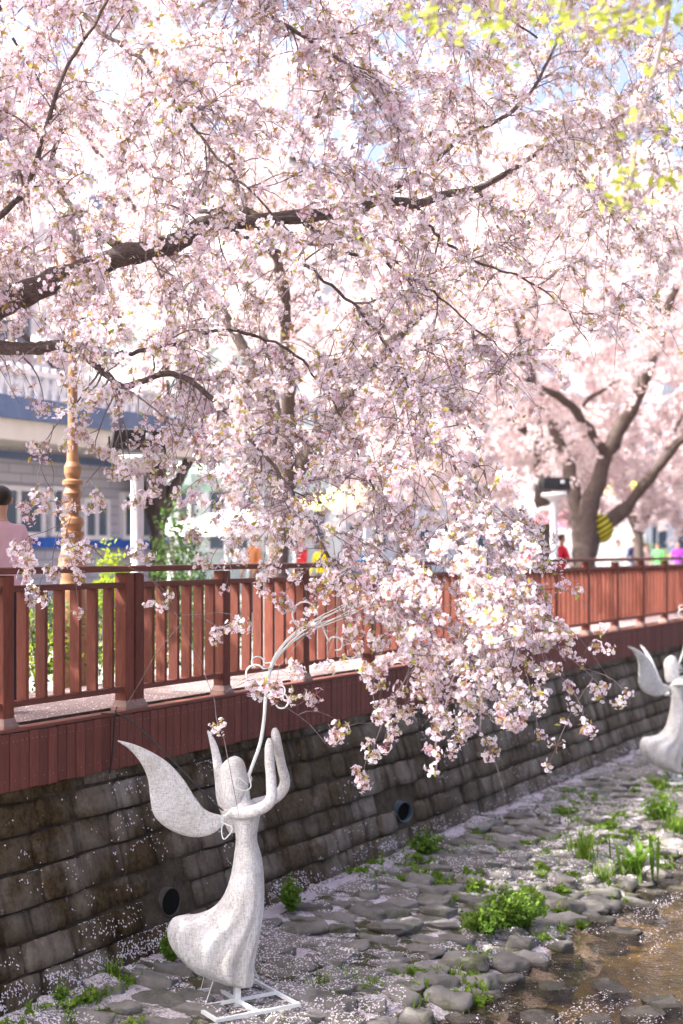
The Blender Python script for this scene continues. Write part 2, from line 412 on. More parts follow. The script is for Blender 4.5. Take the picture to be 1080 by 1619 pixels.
# stones standing in the water
for k in range(26):
    xx = random.uniform(8, 17); yy = random.uniform(2.3, 3.7)
    near_c.append((xx, yy, -.03, random.uniform(.10, .2), random.uniform(.08, .13), random.uniform(.04, .065), random.uniform(0, 3), 0, 0, random.randrange(10)))
def cob_mat(c): return Matrix.Translation(c[:3]) @ Matrix.Rotation(c[6], 4, 'Z') @ Matrix.Rotation(c[7], 4, 'X') @ Matrix.Rotation(c[8], 4, 'Y') @ Matrix.Diagonal((c[3], c[4], c[5], 1))
near_c.sort(key=lambda c: c[0] * CA + c[1] * SA)
inview = [c for c in near_c if (lambda r: -60 < CX + FPX * r[0] / r[1] < 1140 and HY + FPX * (EYE - c[2]) / r[1] < 1680)(((np.dot(np.array(c[:3]) - CAM, RGT)), np.dot(np.array(c[:3]) - CAM, FWD)))]
rest = MB()
for k, c in enumerate(inview):
    mt = cob_mat(c); v, f = COBV[c[9]]; A = np.array(mt)
    w = v @ A[:3, :3].T + A[:3, 3]
    bv_v.append(w); bv_f.append(f + bv_n); bv_n += len(w)
    if k < 298:
        o = link('cobble', COB[c[9]], bank_root); o.matrix_local = mt
    else: rest.add(w, f)
tag(rest.build('cobbles', M['cobble'], bank_root, smooth=True), kind='stuff')

# ------------------------------------------------------------------ block wall under the boardwalk
BATTER = .5            # how far the wall leans back over its height
WALL_H = 1.9
def wall_pt(x, s, out=0.0):   # s = height along the wall
    return np.array([x, D_WALL + BATTER * s / WALL_H - out, .12 + s])
wall = tag(empty('block_wall', (0, 6.2, .12)), 'mossy battered stone block retaining wall under the red boardwalk', 'wall')
sheet_b = MB().add([wall_pt(x, s, -.002) - np.array([0, 6.2, .12]) for x in (0, 500) for s in (-.3, WALL_H)], [[0, 2, 3, 1]])
sheet_b.build('joint_fill', M['joint'], wall)
def block_mesh(seed):
    r = random.Random(seed); bm = bmesh.new(); bmesh.ops.create_cube(bm, size=1)
    bmesh.ops.subdivide_edges(bm, edges=bm.edges[:], cuts=2, use_grid_fill=True)
    off = Vector((r.uniform(-9, 9),) * 3)
    for v in bm.verts:
        p = v.co
        rr = 1 - .07 * (abs(p.x * 2) ** 4 * abs(p.z * 2) ** 4)
        p.x *= rr; p.z *= rr
        p.y += (.10 * mnoise.noise(p * 2.2 + off) + (.07 if p.y < 0 else 0) * max(abs(p.x * 2) ** 6, abs(p.z * 2) ** 6))
        p.x += .03 * mnoise.noise(p * 3 + off * 2); p.z += .035 * mnoise.noise(p * 3 - off)
    me = bpy.data.meshes.new('block'); bm.to_mesh(me); bm.free(); me.materials.append(M['block'])
    for p in me.polygons: p.use_smooth = True
    return me
BLK = [block_mesh(70 + k) for k in range(8)]
BLKV = []
for me in BLK:
    a = np.zeros(len(me.vertices) * 3, np.float32); me.vertices.foreach_get('co', a); BLKV.append((a.reshape(-1, 3), np.array([p.vertices[:] for p in me.polygons])))
HOLES = [(265, 1425, .13), (632, 1282, .10)]
HOLE_W = []
for px, py, r in HOLES:
    D = 6.2; p = PD(px, py, D)
    for _ in range(4): D = D_WALL + BATTER * (p[2] - .12) / WALL_H; p = PD(px, py, D)
    HOLE_W.append((p, r))
lean = math.atan(BATTER / WALL_H)
blocks = []; s = -.1; row = 0
CH = .225
while s < 1.47:
    x = 5.5 + random.uniform(0, .4); ch = CH * random.uniform(.80, 1.2)
    while x < 46:
        w = random.uniform(.30, .52)
        if not any(abs(x + w / 2 - p[0]) < w / 2 + r - .03 and abs(.12 + s + ch / 2 - p[2]) < ch / 2 + r - .03 for p, r in HOLE_W):
            blocks.append((x + w / 2, s + ch / 2, w, ch, random.uniform(-.02, .03)))
        x += w
    s += ch; row += 1
blocks.sort(key=lambda b: b[0] + (100 if b[1] > 1.72 else 0))
rest = MB(); n_b = 0
for x, s, w, h, o_ in blocks:
    c = wall_pt(x, s, o_ - .05); k = random.randrange(8)
    mt = Matrix.Translation(Vector(c) - Vector((0, 6.2, .12))) @ Matrix.Rotation(random.uniform(-.012, .012), 4, 'Y') @ Matrix.Rotation(-lean, 4, 'X') @ Matrix.Diagonal((w - .009, .16, h - .008, 1))
    v, f = BLKV[k]; A = np.array(mt)
    if n_b < 298 and x > 6.6:
        o = link('block', BLK[k], wall); o.matrix_local = mt; n_b += 1
    else: rest.add(v @ A[:3, :3].T + A[:3, 3], f)
    if x < 30:
        A2 = np.array(Matrix.Translation((0, 6.2, .12)) @ mt); w_ = v @ A2[:3, :3].T + A2[:3, 3]
        bv_v.append(w_); n0 = bv_n; bv_n += len(w_)
        bv_f.append(np.vstack([f[:, :3], f[:, [0, 2, 3]]]) + n0)
tag(rest.build('blocks', M['block'], wall, smooth=True), kind='stuff')
# drain pipes sticking out of the wall
def pipe(name, label, p, r, t, length, m, rz):
    e = tag(empty(name, p, rz), label, 'pipe')
    a = np.linspace(0, 2 * np.pi, 28, endpoint=False); prof = [(r, length), (r, -.35), (r - t, -.35), (r - t, length - .005), (r, length)]
    v = []; 
    for q, yy in prof: v += [[q * math.cos(k), yy * -1, q * math.sin(k)] for k in a]
    MB().add(v, grid_faces(5, 28)).build('shell', m, e, smooth=False)
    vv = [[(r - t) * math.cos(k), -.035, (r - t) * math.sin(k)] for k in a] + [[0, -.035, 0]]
    MB().add(vv, [[i, (i + 1) % 28, 28] for i in range(28)]).build('inside', M['dark'], e)  # flat black disc just behind the rim, painted shade instead of a deep bore
pipe('concrete_drain', 'round concrete drain mouth set in the dark wall behind the trumpeting angel', HOLE_W[0][0], .105, .007, .04, M['concrete'], -.1)
pipe('drain_pipe', 'blue-grey plastic drain pipe poking out of the block wall', HOLE_W[1][0], .10, .008, .085, M['pipe'], -.4)

# ------------------------------------------------------------------ boardwalk
deck = tag(empty('boardwalk', (0, D_EDGE, DECK_Z)), 'red-stained timber boardwalk with upright fascia boards above the block wall', 'boardwalk')
MB().add([[-5, 0, 0], [400, 0, 0], [400, 1.62, 0], [-5, 1.62, 0], [-5, 0, -.05], [400, 0, -.05], [400, 1.62, -.05], [-5, 1.62, -.05]],
         [[0, 1, 2, 3], [4, 7, 6, 5], [0, 4, 5, 1], [2, 6, 7, 3]]).build('deck_surface', M['deck'], deck)
MB().box((200, .18, -.26), (400, .12, .2)).box((200, 1.2, -.26), (400, .12, .2)).build('joist', M['fascia'], deck)
FW = .098
plank = MB().box((0, 0, 0), (FW - .006, .026, .385), bev=.004).box((-.02, -.0145, .14), (.007, .004, .007), mat=1).box((.02, -.0145, .14), (.007, .004, .007), mat=1).box((0, -.0145, -.12), (.007, .004, .007), mat=1).build('fascia_board', [M['fascia'], M['plinth']], deck)
plank_me = plank.data; first = True; x = 6.3
farp = MB()
while x < 60:
    j = random.uniform(-.004, .004); pos = (x, -.017 + j, -.20 + random.uniform(-.004, .003))
    if x < 22:
        o = plank if first else link('fascia_board', plank_me, deck); first = False; o.location = pos
    else: farp.box(pos, (FW - .006, .026, .385))
    x += FW
tag(farp.box((230, -.017, -.2), (340, .026, .385)).build('fascia_boards', M['fascia'], deck), kind='stuff')
MB().box((200, .022, .012), (400, .10, .02)).build('edge_board', M['wood_h'], deck)

# railing: posts every 1.32 m, broad upright slats set edge-on
rail = tag(empty('railing', (0, D_EDGE + .06, DECK_Z)), 'reddish-brown timber railing with upright slats along the boardwalk edge', 'railing')
def rail_x(px): Z = zd(px, D_EDGE + .06); return (Z - (D_EDGE + .06) * SA) / CA
X1 = rail_x(197); BAY = 1.325
post_me = MB().box((0, 0, .52), (.105, .105, 1.04), bev=.006).build('post', M['wood_v'], rail)
foot_me = MB().box((0, 0, .025), (.15, .15, .05), bev=.006).add([[-.065, -.065, .05], [.065, -.065, .05], [.065, .065, .05], [-.065, .065, .05], [-.053, -.053, .09], [.053, -.053, .09], [.053, .053, .09], [-.053, .053, .09]], [[0, 1, 5, 4], [1, 2, 6, 5], [2, 3, 7, 6], [3, 0, 4, 7]]).build('post_foot', M['plinth'], rail)
slat_me = MB().box((0, 0, 0), (.030, .088, .735), bev=.003).build('slat', M['wood_v'], rail)
first = [True, True]
def post(x, top=True):
    if first[0]: o, f = post_me, foot_me; first[0] = False
    else: o = link('post', post_me.data, rail); f = link('post_foot', foot_me.data, rail)
    o.location = (x, 0, 0); f.location = (0, 0, 0); f.parent = o
nbay = 26
for b in range(-2, nbay):
    x0 = X1 + b * BAY
    post(x0)
    if b == 0: post(x0 + .125)
    lo = x0 + (.18 if b == 0 else .055); hi = x0 + BAY - .055
    MB().box(((lo + hi) / 2, 0, .175), (hi - lo, .07, .04), bev=.004).build('bottom_rail', M['wood_h'], rail)
    MB().box(((lo + hi) / 2, 0, .95), (hi - lo, .075, .042), bev=.004).build('mid_rail', M['wood_h'], rail)
    ns = 6
    for k in range(ns):
        xs = lo + (hi - lo) * (k + .75) / (ns + .5)
        if first[1]: o = slat_me; first[1] = False
        else: o = link('slat', slat_me.data, rail)
        o.location = (xs + random.uniform(-.004, .004), 0, .562); o.rotation_euler = (0, 0, random.uniform(-.02, .02))
for b in range(-2, nbay, 2):
    x0 = X1 + b * BAY + (.06 if b == 0 else 0)
    x1 = X1 + (b + 2) * BAY + (.06 if b == -2 else 0)
    MB().box(((x0 + x1) / 2, 0, 1.072), (x1 - x0 - .004, .13, .045), bev=.006).build('handrail', M['wood_h'], rail)

# ------------------------------------------------------------------ angels
AS = 9.7 / FPX
def A2(px, py, y=0.0): return np.array([(px - 375) * AS, y, (1600 - py) * AS])
def loft(pairs, yc, b, seg=28, fold=None, n=40):
    """rings between left/right outline points; b = half thickness, yc = depth offset"""
    rows = np.array([[l[0], l[1], r[0], r[1], yy, bb] for (l, r), yy, bb in zip(pairs, yc, b)], float)
    rows = spline(rows, n); a = np.linspace(0, 2 * np.pi, seg, endpoint=False); v = []
    for k, q in enumerate(rows):
        l, r = A2(q[0], q[1]), A2(q[2], q[3]); c = (l + r) / 2; h = (r - l) / 2
        u = k / (n - 1); w = np.ones(seg) if fold is None else fold(u, a)
        ring = c + np.outer(np.cos(a) * w, h) + np.outer(np.sin(a) * w, [0, 1, 0]) * max(q[5], .002) + np.array([0, q[4], 0])
        v.append(ring)
    v = np.concatenate(v); f = grid_faces(n, seg)
    return v, f, rows
def closed_loft(mb, pairs, yc, b, seg=28, fold=None, n=40, dome=0.0):
    v, f, rows = loft(pairs, yc, b, seg, fold, n); mb.add(v, f)
    for ring, flip in ((0, False), (n - 1, True)):
        rr = v[ring * seg:(ring + 1) * seg]; c = rr.mean(0)
        if ring == 0 and dome: 
            nrm = norm(np.cross(rr[0] - c, rr[seg // 4] - c)); c = c - nrm * dome
        i = np.arange(seg); ff = np.stack([i, (i + 1) % seg, np.full(seg, seg)], 1)
        mb.add(np.vstack([rr, [c]]), ff if flip else ff[:, ::-1])
def even(b): return b if isinstance(b, list) else None
def make_angel():
    root = empty('angel_sculpture')
    pairs = [((304, 1541), (378, 1568)), ((278, 1511), (393, 1567)), ((270, 1484), (397, 1551)), ((278, 1464), (399, 1532)), ((294, 1458), (404, 1512)), ((317, 1455), (409, 1490)), ((339, 1445), (413, 1466)), ((355, 1425), (416, 1438)),
             ((365, 1395), (416, 1402)), ((370, 1365), (413, 1368)), ((373, 1340), (406, 1341)), ((371, 1320), (408, 1319)), ((366, 1302), (411, 1300)), ((370, 1287), (404, 1287)), ((376, 1279), (396, 1279)), ((378, 1262), (394, 1262))]
    b = [.07, .13, .155, .16, .16, .155, .15, .14, .13, .115, .10, .115, .125, .115, .055, .04]
    fold = lambda u, a: 1 + .075 * max(0, 1 - u * 1.7) ** .8 * np.sin(a * 10 + 1.0 + 1.5 * np.sin(a)) + .012 * np.sin(a * 5 + u * 14)
    mb = MB(); closed_loft(mb, pairs, [0] * len(b), b, 90, fold, 60, dome=.012); mb.build('dress', M['yarn'], root, smooth=True)
    pairs = [((356, 1293), (386, 1288)), ((351, 1280), (388, 1276)), ((349, 1262), (391, 1264)), ((347, 1246), (393, 1250)), ((348, 1232), (390, 1236)), ((354, 1221), (387, 1225)), ((363, 1214), (383, 1217)), ((371, 1211), (378, 1213))]
    b = [.06, .075, .088, .095, .095, .085, .055, .012]
    mb = MB(); closed_loft(mb, pairs, [0] * 8, b, 28, lambda u, a: 1 + .02 * np.sin(a * 3 + u * 9), 30)
    mb.build('head', M['yarn'], root, smooth=True)
    # jaw and nose of the face looking along the trumpet
    MB().tube(spline([A2(386, 1238), A2(395, 1246), A2(390, 1252)], 9), [.012, .014, .016, .017, .017, .017, .016, .014, .01], 10).build('face', M['yarn'], root, smooth=True)
    def arm(ctrl, rad):
        c = spline([A2(*q) for q in ctrl], 26); r = np.interp(np.linspace(0, 1, 26), np.linspace(0, 1, len(rad)), rad)
        r[-3:] *= [.95, .8, .45]; r[0] *= .5
        MB().tube(c, r, 16).build('arm', M['yarn'], root, smooth=True)
    arm([(364, 1295, -.10), (398, 1291, -.16), (427, 1276, -.15), (429, 1248, -.12), (426, 1212, -.08), (426, 1182, -.05)], [.040, .042, .038, .034, .033, .031])
    arm([(392, 1292, .10), (430, 1281, .11), (448, 1258, .08), (443, 1227, .05), (437, 1194, .01), (433, 1168, -.01)], [.040, .040, .037, .032, .032, .031])
    def wing(pairs, yc, b):
        mb = MB(); closed_loft(mb, pairs, yc, b, 20, None, 40); mb.build('wing', M['yarn'], root, smooth=True)
    pw = [((203, 1176), (203, 1178)), ((226, 1183), (218, 1190)), ((250, 1195), (233, 1209)), ((275, 1213), (244, 1236)), ((296, 1238), (247, 1270)), ((312, 1266), (252, 1297)), ((325, 1286), (273, 1319)), ((338, 1295), (305, 1332)), ((350, 1299), (334, 1330)), ((360, 1303), (356, 1316))]
    wing(pw, [-.34, -.31, -.28, -.24, -.20, -.16, -.12, -.09, -.07, -.05], [.004, .012, .016, .018, .020, .022, .024, .026, .026, .02])
    pr = [((319, 1186), (317, 1188)), ((332, 1202), (322, 1203)), ((341, 1222), (328, 1227)), ((349, 1250), (333, 1258)), ((355, 1280), (338, 1290)), ((362, 1305), (349, 1316)), ((368, 1320), (360, 1336)), ((374, 1326), (370, 1334))]
    wing(pr, [.52, .46, .40, .33, .26, .19, .14, .10], [.004, .014, .018, .022, .024, .026, .026, .02])
    # trumpet: a bundle of wires that fans out into curls
    core = [(391, 1246), (400, 1222), (411, 1190), (417, 1150), (420, 1112), (428, 1072), (445, 1045), (470, 1022), (505, 1003), (545, 985), (575, 968)]
    tr = MB(); nC = 60; cc = spline([A2(*q) for q in core], nC); t = np.linspace(0, 1, nC)
    T = np.gradient(cc, axis=0); T /= np.linalg.norm(T, axis=1, keepdims=True); Nn = np.cross(T, [0, 1, 0])
    for k in range(6):
        ph = k * math.pi / 3; sp = .007 + .045 * np.clip((t - .45) / .55, 0, 1) ** 1.2
        pts = cc + Nn * (sp * np.cos(ph + t * 5))[:, None] + np.outer(sp * np.sin(ph + t * 5), [0, 1, 0])
        tr.tube(pts, .0062 - .002 * t, 6)
    trumpet = tr.build('trumpet', M['wire'], root, smooth=True)
    def curl(cx, cy, r, a0, a1, start, y=0.0, rad=.0065):
        aa = np.linspace(a0, a1, 22); rr = np.linspace(r, r * .55, 22)
        p = [(cx + q * math.cos(k), cy - q * math.sin(k), y) for q, k in zip(rr, aa)]
        pts = [A2(*q) for q in ([start + (0.0,)] + p)]
        MB().tube(spline(pts, 50), rad, 6).build('scroll', M['wire'], trumpet, smooth=True)
    curl(482, 990, 24, -1.9, -6.6, (505, 1003), -.03)
    curl(560, 968, 14, 3.4, 6.5 + 1.2, (540, 988), -.02)
    curl(528, 1040, 14, 2.6, -1.8, (505, 1006), .03)
    curl(548, 1050, 16, 1.2, -2.4, (540, 1030), .02, .005)
    curl(402, 1085, 17, .6, 4.8, (426, 1075), -.03)
    curl(442, 1128, 15, 2.2, -2.6, (419, 1120), .02)
    curl(405, 1068, 12, 0, 4.4, (430, 1066), .03, .005)
    curl(440, 1108, 13, -2.6, 1.6, (421, 1100), -.03, .005)
    # white cord loops by the face and the wing root
    for ctrl in ([(392, 1252, -.08), (378, 1240, -.11), (373, 1252, -.12), (386, 1260, -.11), (397, 1256, -.07), (394, 1238, -.06)],
                 [(356, 1298, -.13), (368, 1290, -.18), (352, 1306, -.12), (370, 1316, -.14), (358, 1334, -.12), (353, 1325, -.1), (355, 1304, -.1)]):
        MB().tube(spline([A2(*q) for q in ctrl], 40), .004, 6).build('cord_loop', M['wire'], root, smooth=True)
    # stand
    MB().box(A2(375, 1568) + np.array([0, 0, -.02]), (.04, .04, .42), .4).build('stand_post', M['white_metal'], root)
    fr = MB(); s = .30; rz = .55; R2 = np.array([[math.cos(rz), -math.sin(rz)], [math.sin(rz), math.cos(rz)]])
    for c, sz in (((0, -s), (2 * s + .022, .022, .022)), ((0, s), (2 * s + .022, .022, .022)), ((-s, 0), (.022, 2 * s - .022, .022)), ((s, 0), (.022, 2 * s - .022, .022)), ((0, 0), (2 * s - .022, .022, .020))):
        q = R2 @ np.array(c); fr.box((q[0], q[1], .05), sz, rz)
    for y0 in (-s / 2, s / 2):
        q = R2 @ np.array((0, y0)); fr.box((q[0], q[1], .05), (.022, s - .022, .020), rz)
    fr.build('stand_frame', M['white_metal'], root)
    for (x0, y0, x1, y1) in ((-.12, -.02, -.2, -.1), (.08, .1, .16, .2), (-.2, .05, -.26, .12)):
        MB().tube([[x0, y0, .30], [x1, y1, .06]], .003, 5).build('stay_wire', M['wire'], root)
    return root
FACE_RZ = math.atan2(RGT[1], RGT[0])
angel = make_angel()
def ground_at(px, py, z):
    Z = FPX * (EYE - z) / (py - HY); return P(px, py, Z)
ap = ground_at(375, 1600, .12); angel.location = (ap[0], ap[1], ap[2] + .03); angel.rotation_euler = (0, 0, FACE_RZ)
tag(angel, 'white woven angel blowing a wire trumpet, standing beside the round concrete drain mouth', 'sculpture', 'angel sculptures along the stream')
a2 = copy_tree(angel); bp = ground_at(1064, 1238, .14); a2.location = bp; a2.rotation_euler = (0, 0, FACE_RZ + .16)
a2['label'] = 'smaller-looking distant white angel cut off by the picture edge, wings raised behind it'
# black cable from the boardwalk down to the wing
cb = [P(160, 1128, 10.2), P(200, 1135, 10.1), P(260, 1190, 9.9), P(330, 1262, 9.75), P(354, 1282, 9.68)]
tag(MB().tube(spline(cb, 40), .006, 6).build('black_cable', M['black'], smooth=True), 'thin black cable running from the boardwalk down to the angel', 'cable')
cb = [PD(185, 1118, D_EDGE + .02), PD(182, 1128, D_EDGE - .05), PD(180, 1160, D_EDGE - .06), PD(177, 1200, D_EDGE - .06), PD(173, 1222, D_EDGE - .05)]
tag(MB().tube(spline(cb, 30), .006, 6).build('black_cable', M['black'], smooth=True), 'black cable hanging straight down the fascia boards below the double post', 'cable')
#%%PART2
# ------------------------------------------------------------------ cherry blossom
def rot_to(axis, spin):
    """matrices (n,3,3) whose z column is axis, turned by spin"""
    z = axis / np.linalg.norm(axis, axis=1, keepdims=True)
    ref = np.where(np.abs(z[:, 2:3]) < .9, [[0, 0, 1.0]], [[1.0, 0, 0]])
    x = np.cross(ref, z); x /= np.linalg.norm(x, axis=1, keepdims=True); y = np.cross(z, x)
    c, s = np.cos(spin)[:, None], np.sin(spin)[:, None]
    return np.stack([x * c + y * s, -x * s + y * c, z], 2)
def flower_quads(r, cup):
    """five notched petals (one folded quad each) facing +z"""
    v, f = [], []
    for k in range(5):
        a = k * 2 * math.pi / 5; d = np.array([math.cos(a), math.sin(a), 0]); e = np.array([-math.sin(a), math.cos(a), 0])
        v += [d * r * .06 - [0, 0, .0], d * r * .62 + e * r * .40 + [0, 0, cup * r * .5], d * r * 1.0 + [0, 0, cup * r * .62], d * r * .62 - e * r * .40 + [0, 0, cup * r * .5]]
        f.append([4 * k, 4 * k + 1, 4 * k + 2, 4 * k + 3])
    return np.array(v), np.array(f)
def cluster_template(seed, nf, rad, fr, lod=0):
    """an umbel: flowers on red stalks round a node; returns petal and stalk arrays"""
    g = np.random.default_rng(seed); pv, pf, cv, cf = [], [], [], []; n = m = 0
    for k in range(nf):
        d = norm(g.normal(size=3) + np.array([0, 0, -.35])); c = d * rad * g.uniform(.55, 1.1)
        face = norm(d + g.normal(size=3) * .45)
        if lod == 0:
            v, f = flower_quads(fr * g.uniform(.85, 1.12), g.uniform(-.05, .55))
        else:
            q = fr * 1.0; v = np.array([[-q, -q * .7, 0], [q * .8, -q, .2 * q], [q, q * .7, 0], [-q * .7, q, .25 * q]]); f = np.array([[0, 1, 2, 3]])
        R = rot_to(face[None], np.array([g.uniform(0, 6.28)]))[0]
        pv.append(v @ R.T + c); pf.append(f + n); n += len(v)
        if lod == 0 or k % 3 == 0:
            s = norm(np.cross(d, g.normal(size=3))) * (.0019 if lod == 0 else .004)
            cv.append(np.array([d * .004 - s, d * .004 + s, c + s, c - s])); cf.append(np.array([[0, 1, 2, 3]]) + m); m += 4
            if lod == 0:
                q = fr * .2; z = c + face * fr * .05; a, b = R[:, 0] * q, R[:, 1] * q
                cv.append(np.array([z - a, z - b, z + a, z + b])); cf.append(np.array([[0, 1, 2, 3]]) + m); m += 4
    return np.concatenate(pv), np.concatenate(pf), np.concatenate(cv), np.concatenate(cf)
TPL = [cluster_template(200 + k, 11 + k % 4, .050, .0152) for k in range(8)]
TPL_BACK = [cluster_template(380 + k, 7 + k % 2, .052, .0175) for k in range(5)]
TPL_OUT = [cluster_template(360 + k, 6, .085, .042, 1) for k in range(4)]
TPL_FAR = [cluster_template(300 + k, 15, .13, .035, 1) for k in range(6)]
TPL_MID = [cluster_template(330 + k, 13, .085, .024, 1) for k in range(6)]
def place(mb, tv, tf, pos, R, sc, tone, mat_=0):
    n = len(pos); v = np.einsum('nij,kj->nki', R, tv) * sc[:, None, None] + pos[:, None, :]
    f = tf[None] + (np.arange(n) * len(tv))[:, None, None]
    nt_ = np.repeat(tone, len(tv)) + rng.uniform(-.12, .12, n * len(tv)) * 0
    # tone also differs from flower to flower
    k = max(1, len(tv) // 20)
    jit = np.repeat(rng.uniform(-.18, .18, (n, (len(tv) + 19) // 20)), 20, axis=1)[:, :len(tv)].ravel()
    mb.add(v.reshape(-1, 3), f.reshape(-1, tf.shape[1]), mat_, np.clip(nt_ + jit, 0, 1))
def clusters_mesh(pos, tpls, name, parent, mats, tone_mid=.55, size=(.8, 1.25)):
    pos = np.asarray(pos, float); mb = MB(); k = rng.integers(0, len(tpls), len(pos))
    for t, (pv, pf, cv, cf) in enumerate(tpls):
        q = pos[k == t]
        if not len(q): continue
        ax = rng.normal(size=(len(q), 3)) * .55 + [0, 0, 1]; R = rot_to(ax, rng.uniform(0, 6.28, len(q)))
        s = rng.uniform(*size, len(q)); tone = np.clip(rng.normal(tone_mid, .25, len(q)), 0, 1)
        place(mb, pv, pf, q, R, s, tone, 0); place(mb, cv, cf, q, R, s, tone, 1)
    return tag(mb.build(name, mats, parent), kind='stuff')
def leaf_mesh(pos, name, parent, m, size=.04, per=3, tone=(.0, 1.0), droop=-.1):
    pos = np.repeat(np.asarray(pos, float), per, 0); n = len(pos)
    ax = rng.normal(size=(n, 3)); R = rot_to(ax, rng.uniform(0, 6.28, n)); s = size * rng.uniform(.55, 1.25, n)
    tv = np.array([[0, 0, 0], [.26, .42, .08], [0, 1, -.05], [-.26, .42, .08]]); tf = np.array([[0, 1, 2, 3]])
    mb = MB(); v = np.einsum('nij,kj->nki', R, tv) * s[:, None, None] + (pos + rng.normal(size=(n, 3)) * .015)[:, None, :]
    f = tf[None] + (np.arange(n) * 4)[:, None, None]
    mb.add(v.reshape(-1, 3), f.reshape(-1, 4), 0, np.repeat(rng.uniform(*tone, n), 4))
    return tag(mb.build(name, m, parent), kind='stuff')

class Grower:
    def __init__(s): s.pos = np.zeros((0, 3)); s.dir = np.zeros((0, 3)); s.rad = np.zeros(0); s.curves = []; s.lev = np.zeros(0, int)
    def nodes(s, pts, r, lev, frac=(0, 1)):
        a, b = int(len(pts) * frac[0]), max(int(len(pts) * frac[1]), 1)
        d = np.gradient(pts, axis=0); d /= np.maximum(np.linalg.norm(d, axis=1, keepdims=True), 1e-9)
        s.pos = np.vstack([s.pos, pts[a:b]]); s.dir = np.vstack([s.dir, d[a:b]]); s.rad = np.concatenate([s.rad, r[a:b]]); s.lev = np.concatenate([s.lev, np.full(b - a, lev)])
    def limb(s, pts, r):
        s.nodes(pts, r, 0, (.1, 1))
    def reach(s, T, droop=.9, up=.35, maxr=.02, lev=1, wig=.05, zpen=1.6):
        d = T - s.pos; dist = np.linalg.norm(d, axis=1)
        cost = dist + zpen * np.maximum(0, d[:, 2] - .1) - .25 * np.einsum('ij,ij->i', d / np.maximum(dist[:, None], 1e-6), s.dir) + .15 * s.lev
        k = int(np.argmin(cost)); p0 = s.pos[k]; L_ = dist[k]
        if L_ < .12: return None
        to = d[k] / L_; d0 = norm(s.dir[k] * .6 + to * .7 + np.array([0, 0, up]) + rng.normal(size=3) * .18)
        th = to.copy(); th[2] = 0
        d1 = norm(th * .7 + np.array([0, 0, -droop]) + rng.normal(size=3) * .25)
        n = max(6, int(L_ / .07)); t = np.linspace(0, 1, n)[:, None]; h = L_ * .38
        p1, p2 = p0 + d0 * h, T - d1 * h
        pts = (1 - t) ** 3 * p0 + 3 * (1 - t) ** 2 * t * p1 + 3 * (1 - t) * t ** 2 * p2 + t ** 3 * T
        w = rng.normal(size=(n, 3)).cumsum(0); w -= np.linspace(0, 1, n)[:, None] * w[-1]
        pts = pts + w * wig * .12 * math.sqrt(L_)
        r0 = min(s.rad[k] * .75, .0045 + .0075 * L_, maxr); r = np.linspace(r0, .0024, n)
        s.nodes(pts, r, lev, (.25, .8)); s.curves.append((pts, r, lev)); return pts

def cherry_detail(near):
    pass

